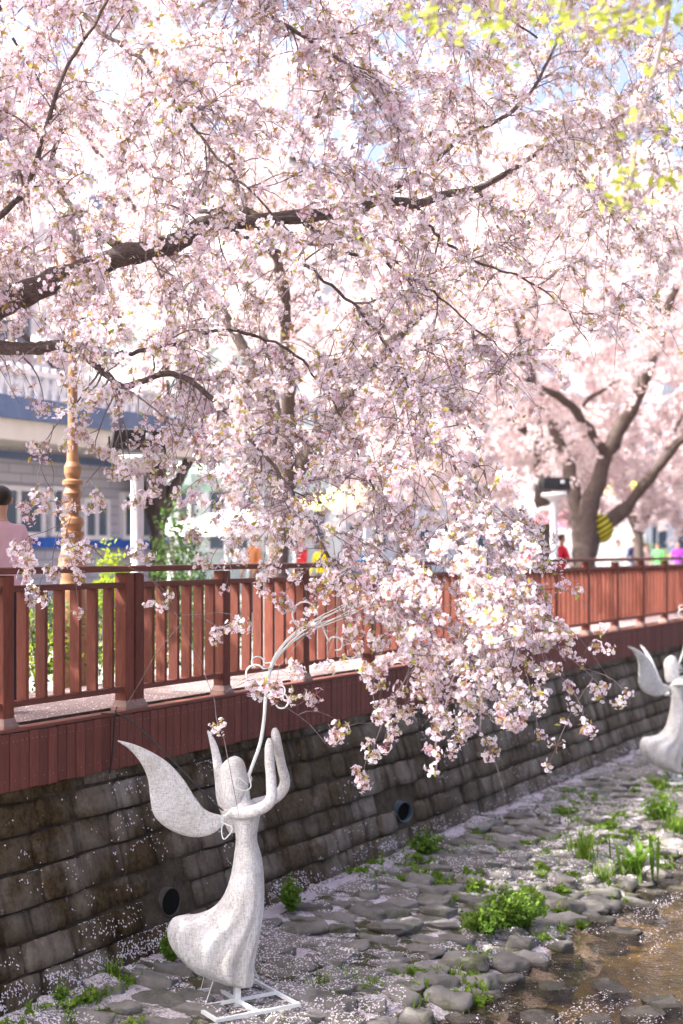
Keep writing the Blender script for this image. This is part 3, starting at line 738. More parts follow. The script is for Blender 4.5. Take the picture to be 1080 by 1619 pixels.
# ---- the great cherry whose limbs reach over the stream ---------------------
def big_cherry():
    root = empty('cherry_tree'); base = P(-270, 870, 9.6); base[2] = DECK_Z
    root.location = base; inv = -base
    tag(root, 'large cherry tree in full pink blossom with limbs drooping over the stream', 'tree')
    G = Grower()
    def L3(pts): return np.array([P(*q) for q in pts])
    trunk = np.vstack([base - [0, 0, .1], base + [0, 0, .5], base + [.05, -.05, 1.2], P(-200, 600, 9.6), P(-110, 540, 9.5)])
    tp = spline(trunk, 30); tr = np.linspace(.27, .115, 30) + .09 * np.exp(-np.linspace(0, 8, 30))
    MB().tube(tp + inv, tr * (1 + .04 * np.sin(np.arange(30) * 1.7)), 14).build('trunk', M['bark'], root, smooth=True)
    limbs = [
        # (points px,py,Z ; r0 ; r1)
        ([(-110, 540, 9.5), (-40, 505, 9.4), (20, 475, 9.3), (75, 450, 9.3), (130, 430, 9.3), (190, 410, 9.35), (250, 398, 9.4), (310, 370, 9.5), (350, 357, 9.6), (410, 358, 9.7), (470, 352, 9.8), (540, 345, 10), (600, 322, 10.3), (660, 325, 10.6), (710, 308, 10.9), (760, 295, 11.2), (810, 268, 11.5), (880, 225, 11.9), (960, 200, 12.3)], .095, .012),
        ([(-110, 560, 9.5), (-40, 552, 9.3), (30, 548, 9.1), (85, 545, 9.0), (130, 560, 8.95), (165, 590, 8.9), (195, 612, 8.9)], .055, .016),
        ([(575, 332, 10.2), (600, 312, 10.35), (635, 292, 10.6), (665, 276, 10.8), (700, 250, 11), (745, 210, 11.2), (800, 185, 11.5), (840, 140, 11.7), (880, 65, 11.9), (900, -20, 12)], .034, .009),
        ([(250, 398, 9.4), (215, 395, 9.7), (165, 370, 10), (120, 330, 10.2), (80, 260, 10.3), (95, 190, 10.2), (60, 130, 10), (20, 60, 9.9)], .03, .01),
        ([(-90, 520, 9.5), (-60, 420, 9.3), (20, 330, 9.1), (50, 300, 9.0), (75, 230, 8.9), (110, 120, 8.8), (160, 30, 8.7), (200, -80, 8.7)], .024, .008),
        ([(-110, 540, 9.6), (-160, 380, 9.7), (-130, 200, 9.7), (-40, 60, 9.6), (60, -40, 9.5), (200, -60, 9.4), (330, -20, 9.3), (450, 40, 9.2), (560, 110, 9.1)], .045, .009),
        ([(350, 357, 9.6), (380, 385, 9.5), (420, 395, 9.4), (480, 420, 9.3), (540, 470, 9.25), (600, 540, 9.2), (660, 640, 9.2), (730, 770, 9.3)], .015, .005),
        ([(430, 357, 9.7), (380, 330, 9.9), (330, 335, 10.1), (300, 328, 10.3), (250, 300, 10.6)], .028, .012),
        ([(195, 612, 8.9), (270, 590, 8.9), (340, 640, 8.9), (400, 700, 8.9), (470, 790, 8.9), (520, 880, 9)], .022, .007),
        ([(480, 350, 9.8), (540, 400, 9.9), (630, 430, 10.1), (720, 480, 10.3), (800, 560, 10.5)], .016, .005),
        ([(660, 325, 10.6), (680, 370, 10.6), (720, 400, 10.7), (800, 420, 10.9), (880, 470, 11.1), (930, 540, 11.2)], .014, .005),
        ([(130, 560, 8.95), (240, 545, 9.3), (330, 520, 9.5), (420, 530, 9.7), (500, 590, 9.8), (560, 690, 9.8), (600, 790, 9.8)], .016, .005),
        ([(60, -40, 9.5), (140, 40, 9.2), (230, 110, 9.0), (330, 220, 8.8), (420, 320, 8.7), (480, 400, 8.7)], .015, .005),
        ([(330, -20, 9.3), (480, -60, 10), (620, -60, 10.8), (740, -10, 11.4), (850, 60, 11.8)], .03, .009),
        ([(-130, 200, 9.7), (-330, 100, 9.7), (-520, 140, 9.7), (-680, 300, 9.8)], .05, .01),
        ([(-110, 560, 9.6), (-300, 430, 9.9), (-480, 400, 10.2), (-640, 480, 10.4)], .05, .01),
        ([(-110, 560, 9.6), (-330, 470, 9.0), (-560, 440, 8.4), (-800, 460, 8.0)], .05, .01),
        ([(-110, 540, 9.6), (-380, 330, 9.2), (-640, 260, 8.9), (-900, 300, 8.8)], .05, .01),
        ([(-130, 200, 9.7), (-180, -80, 10.4), (-60, -330, 11), (140, -450, 11.4)], .05, .01),
        ([(-130, 200, 9.7), (-240, -60, 9.0), (-250, -340, 8.4), (-120, -520, 7.8)], .05, .01),
    ]
    for pts, r0, r1 in limbs:
        c = spline(L3(pts), len(pts) * 7); r = np.linspace(r0, r1, len(c))
        w = rng.normal(size=c.shape).cumsum(0) * (.004 if r0 > .02 else .011); w -= np.linspace(0, 1, len(c))[:, None] * w[-1]; c = c + w
        G.limb(c, r); kn = 1 + .07 * np.sin(np.arange(len(c)) * .9 + r0 * 50) * (np.arange(len(c)) > 2)
        MB().tube(c + inv, r * kn, 10).build('branch', M['bark'], root, smooth=True)
    # where blossom hangs in the picture (pixels), filled with drooping branches
    poly = [(-260, 600), (0, 590), (90, 610), (170, 660), (260, 705), (330, 770), (400, 850), (480, 880), (540, 940), (600, 990), (650, 1050), (720, 1120), (790, 1140), (850, 1070), (890, 1000), (860, 910), (825, 820), (790, 740), (770, 640), (830, 580), (960, 540), (1120, 420), (1180, -260), (-260, -260)]
    def inside(x, y):
        c = False; j = len(poly) - 1
        for i in range(len(poly)):
            xi, yi = poly[i]; xj, yj = poly[j]
            if (yi > y) != (yj > y) and x < (xj - xi) * (y - yi) / (yj - yi) + xi: c = not c
            j = i
        return c
    tg = []
    while len(tg) < 500:
        x, y = rng.uniform(-260, 1180), rng.uniform(-260, 1160)
        if not inside(x, y): continue
        zc = 9.3 + max(0, x - 480) / 600 * 2.2 - max(0, y - 700) / 400 * .5 * (x > 480) - (max(0, y - 600) / 400 * 1.0 if x > 450 else 0)
        if x < 330 and 540 < y < 640 and rng.random() < .4: continue
        tg.append((x, y, zc + rng.normal() * .75))
    tg += [(x, y, 9.0 + rng.normal() * .6) for x, y in rng.uniform((-120, -120), (620, 420), (60, 2))]
    tg += [(x, y, 11.6 + rng.normal() * .5) for x, y in rng.uniform((620, -120), (1120, 260), (85, 2))]
    tg += [(x, y, 8.75 + rng.normal() * .25) for x, y in rng.uniform((70, 330), (190, 590), (14, 2))]
    lower = [(x, y) for x, y in rng.uniform((280, 560), (900, 1130), (1500, 2)) if inside(x, y)][:95]
    tg += [(x, y, 9.0 + rng.normal() * .5 + max(0, x - 500) / 500 * .8) for x, y in lower]
    for k in range(210): tg.append((rng.uniform(-1050, -150), rng.uniform(0, 620), rng.uniform(7.2, 11.5)))  # unseen crown left of the frame, extended to shade railing and bank
    for k in range(120): tg.append((rng.uniform(-100, 1050), rng.uniform(-150, 520), rng.uniform(11.2, 13.5)))
    for k in range(50): tg.append((rng.uniform(-350, 700), rng.uniform(-700, -150), rng.uniform(7.2, 11.5)))  # unseen crown above the frame, added for its shade
    W = np.array([P(*q) for q in tg])
    d = np.array([np.min(np.linalg.norm(G.pos - w, axis=1)) for w in W])
    for k in np.argsort(d): G.reach(W[k], droop=rng.uniform(.4, 1.1), up=rng.uniform(.1, .5), maxr=.018)
    # single strands that hang below the crown
    tips = [(200, 745), (178, 762), (262, 752), (102, 872), (28, 880), (150, 720), (235, 735), (62, 712), (125, 650), (58, 785), (38, 812), (95, 803), (150, 795), (125, 700), (125, 892), (45, 905), (82, 918), (62, 945), (262, 963), (228, 880), (205, 745), (180, 730), (215, 800), (290, 790), (240, 770), (345, 1153),
            (375, 990), (346, 1002), (412, 1092), (430, 1100), (468, 1085), (520, 1060), (515, 1180), (495, 1115), (590, 1190), (573, 1240), (640, 1135), (545, 1165), (610, 1122), (660, 1085), (690, 1112), (765, 1185), (742, 1150), (820, 1108),
            (800, 1155), (860, 1068), (925, 1155), (955, 1095), (990, 1110), (945, 1028), (900, 1030), (880, 1003), (375, 870), (330, 905), (300, 852), (590, 1082), (650, 1000), (420, 930), (450, 960), (480, 1010), (560, 1030), (705, 1060), (760, 1120), (500, 930), (380, 800), (340, 700), (285, 700), (150, 640), (70, 650)]
    tipc = []
    for px, py in tips:
        Z = 8.9 + rng.normal() * .25 - (.3 if py > 1000 else 0)
        T = P(px, py - 4, Z); pts = G.reach(T, droop=1.6, up=.25, maxr=.008, lev=2, wig=.09, zpen=3)
        for q in range(3 if py > 900 else 4): tipc.append(T + rng.normal(size=3) * .034 + [0, 0, .01])
    # long bare whips that trail through the crown
    for k in range(240):
        x, y = rng.uniform(-40, 950), rng.uniform(120, 1080)
        if not inside(x, y): continue
        G.reach(P(x, y, 8.7 + rng.normal() * .35 + max(0, x - 500) / 600 * 1.4), droop=1.3, up=.3, maxr=.0075, lev=2, wig=.07, zpen=3)
    # short twigs carrying the flower umbels
    tw = MB(); lines = 0; cl = []; lf = []
    for pts, r, lev in G.curves:
        tw.tube(pts + inv, r, 5, cap=False)
        Ln = np.linalg.norm(np.diff(pts, axis=0), axis=1).sum(); n = int(Ln / (.080 if lev == 1 else .5)); D_ = np.gradient(pts, axis=0)
        for k in range(n):
            t = rng.uniform(.22, 1.0); i = min(int(t * (len(pts) - 1)), len(pts) - 2); p0 = pts[i]
            L_ = rng.uniform(.10, .46); d0 = norm(norm(D_[i]) * .5 + rng.normal(size=3) * .65 + [0, 0, .05])
            m = 5; tt = np.linspace(0, 1, m)[:, None]; q = p0 + d0 * L_ * tt + np.array([0, 0, -.55]) * L_ * tt ** 2 + rng.normal(size=(m, 3)) * .006
            tw.tube(q + inv, np.linspace(.0040, .0018, m), 3, cap=False)
            nc = max(1, int(L_ / .13)) + 1 if rng.random() < .7 else 0
            if nc == 0: continue
            for u in np.linspace(.45, 1, nc):
                j = u * (m - 1); j0 = min(int(j), m - 2); c = q[j0] + (q[j0 + 1] - q[j0]) * (j - j0); cl.append(c + rng.normal(size=3) * .012)
        for u in rng.uniform(.3, 1, int(Ln / .12) if lev == 1 else 0): cl.append(pts[min(int(u * (len(pts) - 1)), len(pts) - 1)] + rng.normal(size=3) * .02)
    cl = np.array(cl); lf = cl[rng.random(len(cl)) < .8]
    allc = np.vstack([cl, tipc])
    hv = np.linalg.norm(allc[:, :2] - np.asarray(angel.location)[:2], axis=1)
    allc = allc[(hv > 1.1) | (allc[:, 2] > 2.05)]        # no spray hangs right down onto the angel
    tag(tw.build('twigs', M['twig'], root, smooth=True), kind='stuff')
    q = allc - CAM; zz = q @ FWD; sx = CX + FPX * (q @ RGT) / zz; sy = HY - FPX * q[:, 2] / zz
    seen = (sx > -40) & (sx < 1120) & (sy > -40)
    back = zz > 10.6
    clusters_mesh(allc[seen & ~back] + inv, TPL, 'blossoms', root, [M['petal'], M['calyx']], .55)
    clusters_mesh(allc[seen & back] + inv, TPL_BACK, 'blossoms', root, [M['petal'], M['calyx']], .6)
    clusters_mesh(allc[~seen] + inv, TPL_OUT, 'blossoms', root, [M['petal'], M['calyx']], .55)  # coarse out-of-view clusters that only cast shade
    lf = np.vstack([lf, tipc]); lf = lf[(np.linalg.norm(lf[:, :2] - np.asarray(angel.location)[:2], axis=1) > 1.1) | (lf[:, 2] > 2.05)]
    leaf_mesh(lf + inv, 'young_leaves', root, M['young'], .043, 3, (.15, 1.0))
    globals().__setitem__('STAT', (len(allc), tw.n))
big_cherry()

# ---- cherries along the street, further off ---------------------------------
def street_cherry(base, label, lean, limbs, crown, n_t, tpl, rt, hgt, seed, per=.16, petal='petal_far', name='cherry_tree'):
    root = empty(name, base); tag(root, label, 'tree', 'cherry trees along the street'); G = Grower()
    base = np.array(base, float); inv = -base
    tp = spline(np.array([base - [0, 0, .1], base + [0, 0, hgt * .35], base + np.array([lean[0] * .5, lean[1] * .5, hgt * .7]), base + np.array([lean[0], lean[1], hgt])]), 16)
    r = np.linspace(rt, rt * .6, 16); r[0] *= 1.35; r[1] *= 1.15
    MB().tube(tp + inv, r * (1 + .06 * np.sin(np.arange(16) * 2.1 + seed)), 12).build('trunk', M['bark'], root, smooth=True)
    for pts, r0 in limbs:
        c = spline(np.array(pts), 26); rr = np.linspace(r0, r0 * .22, 26); G.limb(c, rr)
        MB().tube(c + inv + rng.normal(size=c.shape) * r0 * .10, rr * (1 + .10 * rng.normal(size=26)), 11).build('branch', M['bark'], root, smooth=True)
    c0, rad = np.array(crown[0]), np.array(crown[1])
    W = []
    while len(W) < n_t:
        q = rng.uniform(-1, 1, 3); l = np.linalg.norm(q)
        if l > 1 or l < .35 or (q[2] < -.55 and rng.random() < .6): continue
        W.append(c0 + q * rad)
    for k in range(int(n_t * .4) if seed in (2, 3, 4) else 0):   # skirts of the trees by the far railing
        a = ALPHA + rng.uniform(-1.75, 1.75); h_ = rng.uniform(3.4 if seed == 2 else 1.9, 5.4); W.append(base + np.array([math.cos(a) * h_, math.sin(a) * h_ * .9, rng.uniform(2.2, 4.4) - .12 * h_]))
    W = np.array(W); d = np.array([np.min(np.linalg.norm(G.pos - w, axis=1)) for w in W])
    tw = MB(); cl = []
    for k in np.argsort(d):
        pts = G.reach(W[k], droop=rng.uniform(.2, .9), up=.3, maxr=.05)
        if pts is None: continue
    for pts, r, lev in G.curves:
        tw.tube(pts[::2] + inv if len(pts) > 8 else pts + inv, (r * 1.3)[::2] if len(pts) > 8 else r * 1.3, 4, cap=False)
        Ln = np.linalg.norm(np.diff(pts, axis=0), axis=1).sum()
        for u in rng.uniform(.2, 1.05, int(Ln / per)):
            cl.append(pts[min(int(u * (len(pts) - 1)), len(pts) - 1)] + rng.normal(size=3) * .17)
    cl = np.array(cl); q = cl - base; hd = np.hypot(q[:, 0], q[:, 1])
    cl = cl[(q[:, 2] > (2.75 if seed == 2 else 2.25) + .25 * np.sin(q[:, 0] * 1.3) - .55 * np.maximum(0, hd - (3.0 if seed == 2 else 1.7))) | (rng.random(len(cl)) < (.0 if seed == 2 else .06))]   # the trunk and fork stand clear of blossom
    tag(tw.build('twigs', M['twig'], root), kind='stuff')
    clusters_mesh(cl + inv, tpl, 'blossoms', root, [M[petal], M['calyx']], .5)
    leaf_mesh(cl[rng.random(len(cl)) < .4] + inv, 'young_leaves', root, M['young'], .09, 1)
def at_street(px, D): 
    p = PD(px, HY, D); p[2] = DECK_Z - .1; return p
GZ = DECK_Z - .1
# tree behind the drooping crown, grey trunk seen above the railing
b = at_street(436, 9.0); T = b + [0.1, -.1, 2.3]
street_cherry(b, 'cherry tree with a pale grey trunk just behind the boardwalk railing', (.1, -.1), [
    ([T - [0, 0, .2], T + [-.8, -.5, 1.0], T + [-2.2, -1.2, 2.0], T + [-3.8, -1.6, 2.6]], .11), ([T - [0, 0, .2], T + [.7, -.7, 1.2], T + [1.8, -1.6, 2.6], T + [2.6, -2.6, 3.6]], .11),
    ([T - [0, 0, .2], T + [.5, .6, 1.4], T + [1.4, 1.4, 2.8], T + [2.4, 1.8, 4]], .10), ([T - [0, 0, .2], T + [-.3, .5, 1.6], T + [-1, 1.6, 3.2], T + [-1.8, 2, 4.4]], .10)],
    (b + [0, -.3, 5.4], (4.4, 3.6, 2.9)), 210, TPL_MID, .16, 2.3, 1, .085)
# the leaning, forked tree at the end of the visible railing
b = at_street(925, 9.3); T = b + [0, 0, 1.2]
Zb = zd(925, 9.3)
street_cherry(b, 'stout forked cherry tree with the striped yellow lantern hung from its limb', (.0, .1), [
    ([P(924, 872, Zb), P(932, 800, Zb), P(962, 715, Zb), P(1000, 640, Zb - .2), P(1035, 560, Zb - .4), P(1060, 480, Zb - .6), P(1090, 400, Zb - 1)], .22),
    ([P(924, 880, Zb), P(945, 838, Zb + .3), P(980, 812, Zb + .3), P(1015, 772, Zb), P(1055, 722, Zb - .4), P(1110, 660, Zb - 1.0), P(1200, 600, Zb - 2.0)], .19),
    ([P(922, 872, Zb), P(902, 750, Zb + .6), P(870, 660, Zb + 1), P(830, 560, Zb + 1.2), P(800, 450, Zb + 1.2)], .17),
    ([P(960, 720, Zb), P(900, 640, Zb - 1.0), P(830, 600, Zb - 2), P(760, 540, Zb - 3), P(700, 500, Zb - 3.6)], .10)],
    (P(930, 490, Zb - .5), (5.8, 4.8, 3.8)), 430, TPL_FAR, .30, 2.0, 2, .11)
b = at_street(862, 11.0); Zb = zd(862, 11.0); T = b + [0, 0, 1.8]
street_cherry(b, 'slender dark-trunked cherry tree beside the far floodlight post', (.0, .0), [
    ([P(862, 800, Zb), P(855, 730, Zb), P(845, 650, Zb), P(842, 560, Zb), P(850, 450, Zb)], .2),
    ([P(856, 735, Zb), P(880, 690, Zb - .5), P(920, 640, Zb - 1), P(980, 600, Zb - 1.5)], .12),
    ([P(850, 690, Zb), P(800, 665, Zb - .5), P(740, 650, Zb - 1), P(680, 600, Zb - 1.5)], .12)],
    (P(850, 520, Zb), (5.5, 4.5, 4)), 260, TPL_FAR, .24, 1.9, 3, .12)
for px, D, lab, sd in ((1010, 12.0, 'far cherry tree with a straight dark trunk near the purple-clad walkers', 4), (1150, 10.0, 'far cherry tree whose crown fills the sky at the picture edge', 5), (640, 15.0, 'cherry tree across the street, mostly hidden behind the drooping branches', 6), (250, 15.5, 'cherry tree beside the grey house, its crown showing through the near limbs', 7)):
    b = at_street(px, D); T = b + [0, 0, 2.0]
    lm = []
    for k in range(4):
        a = k * 1.57 + sd; o = np.array([math.cos(a), math.sin(a), 0])
        lm.append(([T - [0, 0, .2], T + o * .7 + [0, 0, 1.2], T + o * 1.8 + [0, 0, 2.6], T + o * 3.0 + [0, 0, 3.8]], .14))
    street_cherry(b, lab, (0, 0), lm, (b + [0, 0, 5.6 if px != 250 else 6.6], (5, 5, 4.0 if px != 250 else 3.4)), 190, TPL_FAR, .2, 2.1, sd, .13)

# ---- leafing branch that hangs in from a tree on the camera's own bank -------
def leafing_tree():
    base = CAM + FWD * 6.2 + RGT * 3.3; base[2] = DECK_Z - .25; root = empty('leafing_tree', base)
    tag(root, 'branch tips with fresh lime-green leaves dangling into the top of the picture', 'tree'); inv = -base
    G = Grower(); T = P(1500, 300, 6.2)
    tp = spline(np.array([base - [0, 0, .1], base + [0, 0, 1.2], (base + T) / 2 + [.1, 0, .4], T]), 20)
    MB().tube(tp + inv, np.linspace(.2, .11, 20), 12).build('trunk', M['bark'], root, smooth=True)
    lm = [[T, P(1400, 40, 6.0), P(1250, -140, 5.8), P(1080, -140, 5.6), P(900, -80, 5.5), P(740, -20, 5.5)], [T, P(1350, 120, 5.8), P(1220, -60, 5.5), P(1110, -60, 5.3), P(1062, -10, 5.3)]]
    for q in lm:
        c = spline(np.array(q), 40); r = np.linspace(.06, .008, 40); G.limb(c, r); MB().tube(c + inv, r, 9).build('branch', M['bark'], root, smooth=True)
    tw = MB(); pos = []
    strand = spline(np.array([P(1062, -10, 5.3), P(1048, 60, 5.3), P(1030, 130, 5.3), P(1010, 190, 5.3), P(1003, 260, 5.3), P(990, 310, 5.3), P(965, 335, 5.3)]), 40)
    tw.tube(strand + inv, np.linspace(.009, .002, 40), 6)
    for t, off in ((.62, (-.02, 0)), (.66, (.0, 0)), (.70, (.12, 0)), (.72, (.17, .02)), (.75, (.08, -.04)), (.48, (-.1, 0)), (.74, (-.08, -.02)), (.78, (-.1, -.03)), (.82, (-.02, -.03)), (.5, (.12, 0)), (.55, (.14, -.02)), (.85, (.02, 0)), (.95, (0, 0)), (.3, (.03, 0)), (.2, (-.04, 0))):
        p = strand[int(t * 39)]; e = p + RGT * off[0] + UP * off[1] + rng.normal(size=3) * .02
        tw.tube(spline(np.array([p, (p + e) / 2 + [0, 0, .015], e]), 6) + inv, .0022, 4)
        for k in range(3): pos.append(e + rng.normal(size=3) * .03)
    for px, py in [(x, y) for x in range(660, 1090, 17) for y in (rng.uniform(-60, -10), rng.uniform(0, 30), rng.uniform(10, 55))] + [(840, 100), (850, 108), (870, 85), (795, 60), (760, 45), (700, 40), (915, 70), (1010, 85), (960, 40), (1000, 50), (1020, 15)]:
        if rng.random() < .2: continue
        Z = 5.5 + rng.normal() * .3; e = P(px + rng.normal() * 10, py, Z); q = G.reach(e, droop=.7, up=.1, maxr=.005, lev=2, wig=.05)
        for k in range(3 if py < 55 else 2): pos.append(e + rng.normal(size=3) * .028)
    for pts, r, lev in G.curves: tw.tube(pts + inv, r, 5)
    tag(tw.build('twigs', M['twig'], root, smooth=True), kind='stuff')
    leaf_mesh(np.array(pos) + inv, 'leaves', root, M['lime'], .052, 2)
leafing_tree()

# ------------------------------------------------------------------ plants on the bank
BVH = BVHTree.FromPolygons([tuple(p) for p in np.concatenate(bv_v)], [tuple(int(i) for i in f) for f in np.concatenate(bv_f)])
def bank_h(x, y):
    h, n_, i, d = BVH.ray_cast(Vector((x, y, 3)), Vector((0, 0, -1)), 6)
    return h[2] if h is not None else None
def blades(n, spread, hgt, width, g, lean=.5, broad=False):
    v, f, a = [], [], []; k = 0
    for i in range(n):
        az = g.uniform(0, 6.28); r0 = abs(g.normal()) * spread; p = np.array([r0 * math.cos(g.uniform(0, 6.28)), r0 * math.sin(g.uniform(0, 6.28)), 0])
        h = hgt * g.uniform(.5, 1.15); o = np.array([math.cos(az), math.sin(az), 0]); s = np.array([-o[1], o[0], 0]) * width * g.uniform(.6, 1.2); le = lean * g.uniform(.2, 1.2)
        tone = g.uniform(0, 1)
        if broad:
            ws = [.25, .9, 1.0, .55, .05]; ts = [0, .35, .6, .85, 1.0]
        else:
            ws = [1, .8, .5, .05]; ts = [0, .4, .75, 1.0]
        for w, t in zip(ws, ts):
            c = p + o * (h * le * t ** 1.7) + np.array([0, 0, h * (t - .35 * le * t ** 2.2)]); v += [c - s * w, c + s * w]; a += [tone * .8 + .2 * t] * 2
        m = len(ws)
        for q in range(m - 1): f.append([k + 2 * q, k + 2 * q + 1, k + 2 * q + 3, k + 2 * q + 2])
        k += 2 * m
    return np.array(v), np.array(f), np.array(a)
def sprays(n, w, h, size, g):
    pts, tn, st = [], [], []
    for i in range(n):
        az = g.uniform(0, 6.28); r = w * g.random() ** .6; tip = np.array([r * math.cos(az), r * math.sin(az), h * g.uniform(.45, 1.05) * (1 - .45 * (r / w) ** 2)])
        b0 = tip * [.35, .35, 0]; mid = b0 * .6 + tip * .4 + [0, 0, h * .18]; c = spline(np.array([b0, mid, tip]), 7); st.append(c)
        for q in c[1:]:
            for _ in range(2): pts.append(q); tn.append(q[2] / h)
    pts = np.array(pts); n = len(pts); ax = g.normal(size=(n, 3)) * .6 + [0, 0, .7]; Rm = rot_to(ax, g.uniform(0, 6.28, n)); s = size * g.uniform(.5, 1.25, n)
    tv = np.array([[0, 0, 0], [.3, .38, .08], [.18, .75, .05], [0, 1, -.08], [-.18, .75, .05], [-.3, .38, .08]])
    v = np.einsum('nij,kj->nki', Rm, tv) * s[:, None, None] + pts[:, None, :]
    f = np.array([[0, 1, 2, 5], [5, 2, 3, 4]])[None] + (np.arange(n) * 6)[:, None, None]
    return v.reshape(-1, 3), f.reshape(-1, 4), np.repeat(np.clip(.25 + .6 * np.array(tn) + g.normal(size=n) * .2, 0, 1), 6), st
tuft = MB(); g = np.random.default_rng(5)
pts_t = []
for k in range(1500):
    y = g.uniform(3.95, 6.05); x = 6.4 + 24 * g.random() ** 1.3
    if mnoise.noise((x * .9, y * 1.1, 4.4)) < (-.02 if x < 12 or y > 5.3 else -.2): continue
    pts_t.append((x, y))
for x, y in pts_t:
    z = float(bank_z(x, y)); v, f, a = blades(int(g.integers(10, 22)), .07, g.uniform(.04, .10), .009 if x > 12 else .007, g, .9)
    tuft.add(v + [x, y, z], f, 0, a)
    if g.random() < .28:
        v, f, a, st = sprays(int(g.integers(5, 9)), g.uniform(.08, .18), g.uniform(.05, .10), .042, g); tuft.add(v + [x, y, z + .02], f, 0, a)
tag(tuft.build('grass', M['grass']), 'short grass and creeping weeds growing between the cobbles', 'grass', kind='stuff')
def weed(px, py, w, h, n, label, m='weed', broad=True, width=.022, lean=.75):
    z = .12; p = ground_at(px, py, z)
    for _ in range(3): z = float(bank_z(p[0], p[1])) + .02; p = ground_at(px, py, z)
    Z = np.dot(p - CAM, FWD); e = empty('leafy_weed', p); tag(e, label, 'weed', 'weeds on the bank')
    v, f, a = blades(n, w * Z / FPX * .33, h * Z / FPX, width, g, lean, broad)
    mb = MB()
    if m == 'weed' and width < .03:
        v, f, a, st = sprays(int(n * .8), w * Z / FPX * .5, h * Z / FPX, .05 if width > .015 else .035, g)
        for c in st: mb.tube(c, .002, 3, 0, .4, cap=False)
    mb.add(v, f, 0, a)
    tag(mb.build('foliage', M[m], e), kind='stuff')
    MB().tube([[0, 0, -.04], [.005, 0, h * Z / FPX * .4]], [.008, .004], 6).build('stem', M[m], e)
weed(815, 1470, 120, 75, 130, 'widest bright green leafy clump among the cobbles at the water')
weed(765, 1478, 80, 45, 70, 'low leafy green clump crowding against the widest clump', width=.017)
weed(1005, 1392, 60, 75, 34, 'tall broad-leaved dock plant at the water edge', width=.03, lean=.9)
weed(925, 1360, 50, 60, 70, 'upright grassy clump between the dock plant and the wall', 'grass', False, .009, .5)
weed(955, 1395, 60, 40, 50, 'low grassy clump beside the dock plant', 'grass', False, .009, .8)
weed(1045, 1300, 60, 50, 60, 'pale green leafy clump farther up the bank', width=.025)
weed(1035, 1245, 50, 24, 60, 'small grass clump at the foot of the distant angel', 'grass', False, .012, .8)
weed(1070, 1320, 60, 40, 60, 'grass clump by the water beyond the dock plant', 'grass', False, .012, .8)
weed(460, 1440, 42, 55, 90, 'dark green bushy weed at the wall foot beside the near angel', 'weed', True, .013, .7)
weed(672, 1352, 52, 45, 45, 'broad-leaved weed below the blue-grey drain pipe', 'weed', True, .024, .8)
weed(270, 1520, 40, 48, 80, 'weedy clump at the wall foot behind the angel skirt', 'weed', True, .012, .7)
weed(300, 1450, 70, 40, 80, 'grassy clump under the concrete drain mouth', 'grass', False, .007, .7)
weed(175, 1545, 80, 36, 70, 'sparse pale grass sprouting at the wall foot near the picture edge', 'grass', False, .006, .8)
weed(95, 1590, 26, 40, 18, 'single small sprout at the very foot of the dark wall', 'weed', True, .012, .5)

# ------------------------------------------------------------------ fallen petals
def petal_mesh(pos, nrm, size):
    n = len(pos); R = rot_to(nrm + rng.normal(size=(n, 3)) * .18, rng.uniform(0, 6.28, n)); s = size * rng.uniform(.7, 1.25, n)
    tv = np.array([[-.9, 0, 0], [0, -.6, .12], [.9, 0, 0], [0, .6, .12]]); v = np.einsum('nij,kj->nki', R, tv) * s[:, None, None] + pos[:, None, :]
    f = np.array([[0, 1, 2, 3]])[None] + (np.arange(n) * 4)[:, None, None]
    return v.reshape(-1, 3), f.reshape(-1, 4), np.repeat(rng.uniform(0, 1, n), 4)
pp, pn = [], []
def drop(x, y, off=.006):
    h, n_, i, d = BVH.ray_cast(Vector((x, y, 1.9)), Vector((0, 0, -1)), 4)
    zb = float(bank_z(x, y)) if y < D_WALL + .1 else -9
    if h is None or h[2] < zb - .02: return (x, y, zb + .03), (0, 0, 1)
    return (h[0], h[1], h[2] + off), tuple(n_)
r5 = np.random.default_rng(9)
for k in range(118000):
    x = 6.0 + 20 * r5.random() ** 1.6; y = r5.uniform(3.7, 6.15)
    if r5.random() < .16: y = 6.12 - abs(r5.normal()) * .12
    dn = mnoise.noise((x * 1.2, y * 1.2, 1.5)) * .5 + mnoise.noise((x * 5, y * 5, 8.5)) * .3
    if dn < -.05 + (.26 if y < 4.3 else 0) - (.5 if y > 5.9 else 0): continue
    a, b_ = drop(x, y); pp.append(a); pn.append(b_)
# petals caught on the ledges of the wall
for k in range(16000):
    x = 6.6 + 14 * r5.random() ** 1.3; y = r5.uniform(6.0, 6.6)
    if mnoise.noise((x * 2.6, y * 9.0, 2.5)) < .25 and r5.random() > .03: continue
    h, n_, i, d = BVH.ray_cast(Vector((x, y, 1.55)), Vector((0, -.12, -1)).normalized(), 2)
    if h is None: continue
    pp.append((h[0], h[1] - .006, h[2] + .004)); pn.append(tuple(n_))
v, f, a = petal_mesh(np.array(pp), np.array(pn), .0095)
tag(MB().add(v, f, 0, a).build('petal_litter', M['fallen']), 'fallen pale pink petals strewn over cobbles and wall ledges', 'petals', kind='stuff')
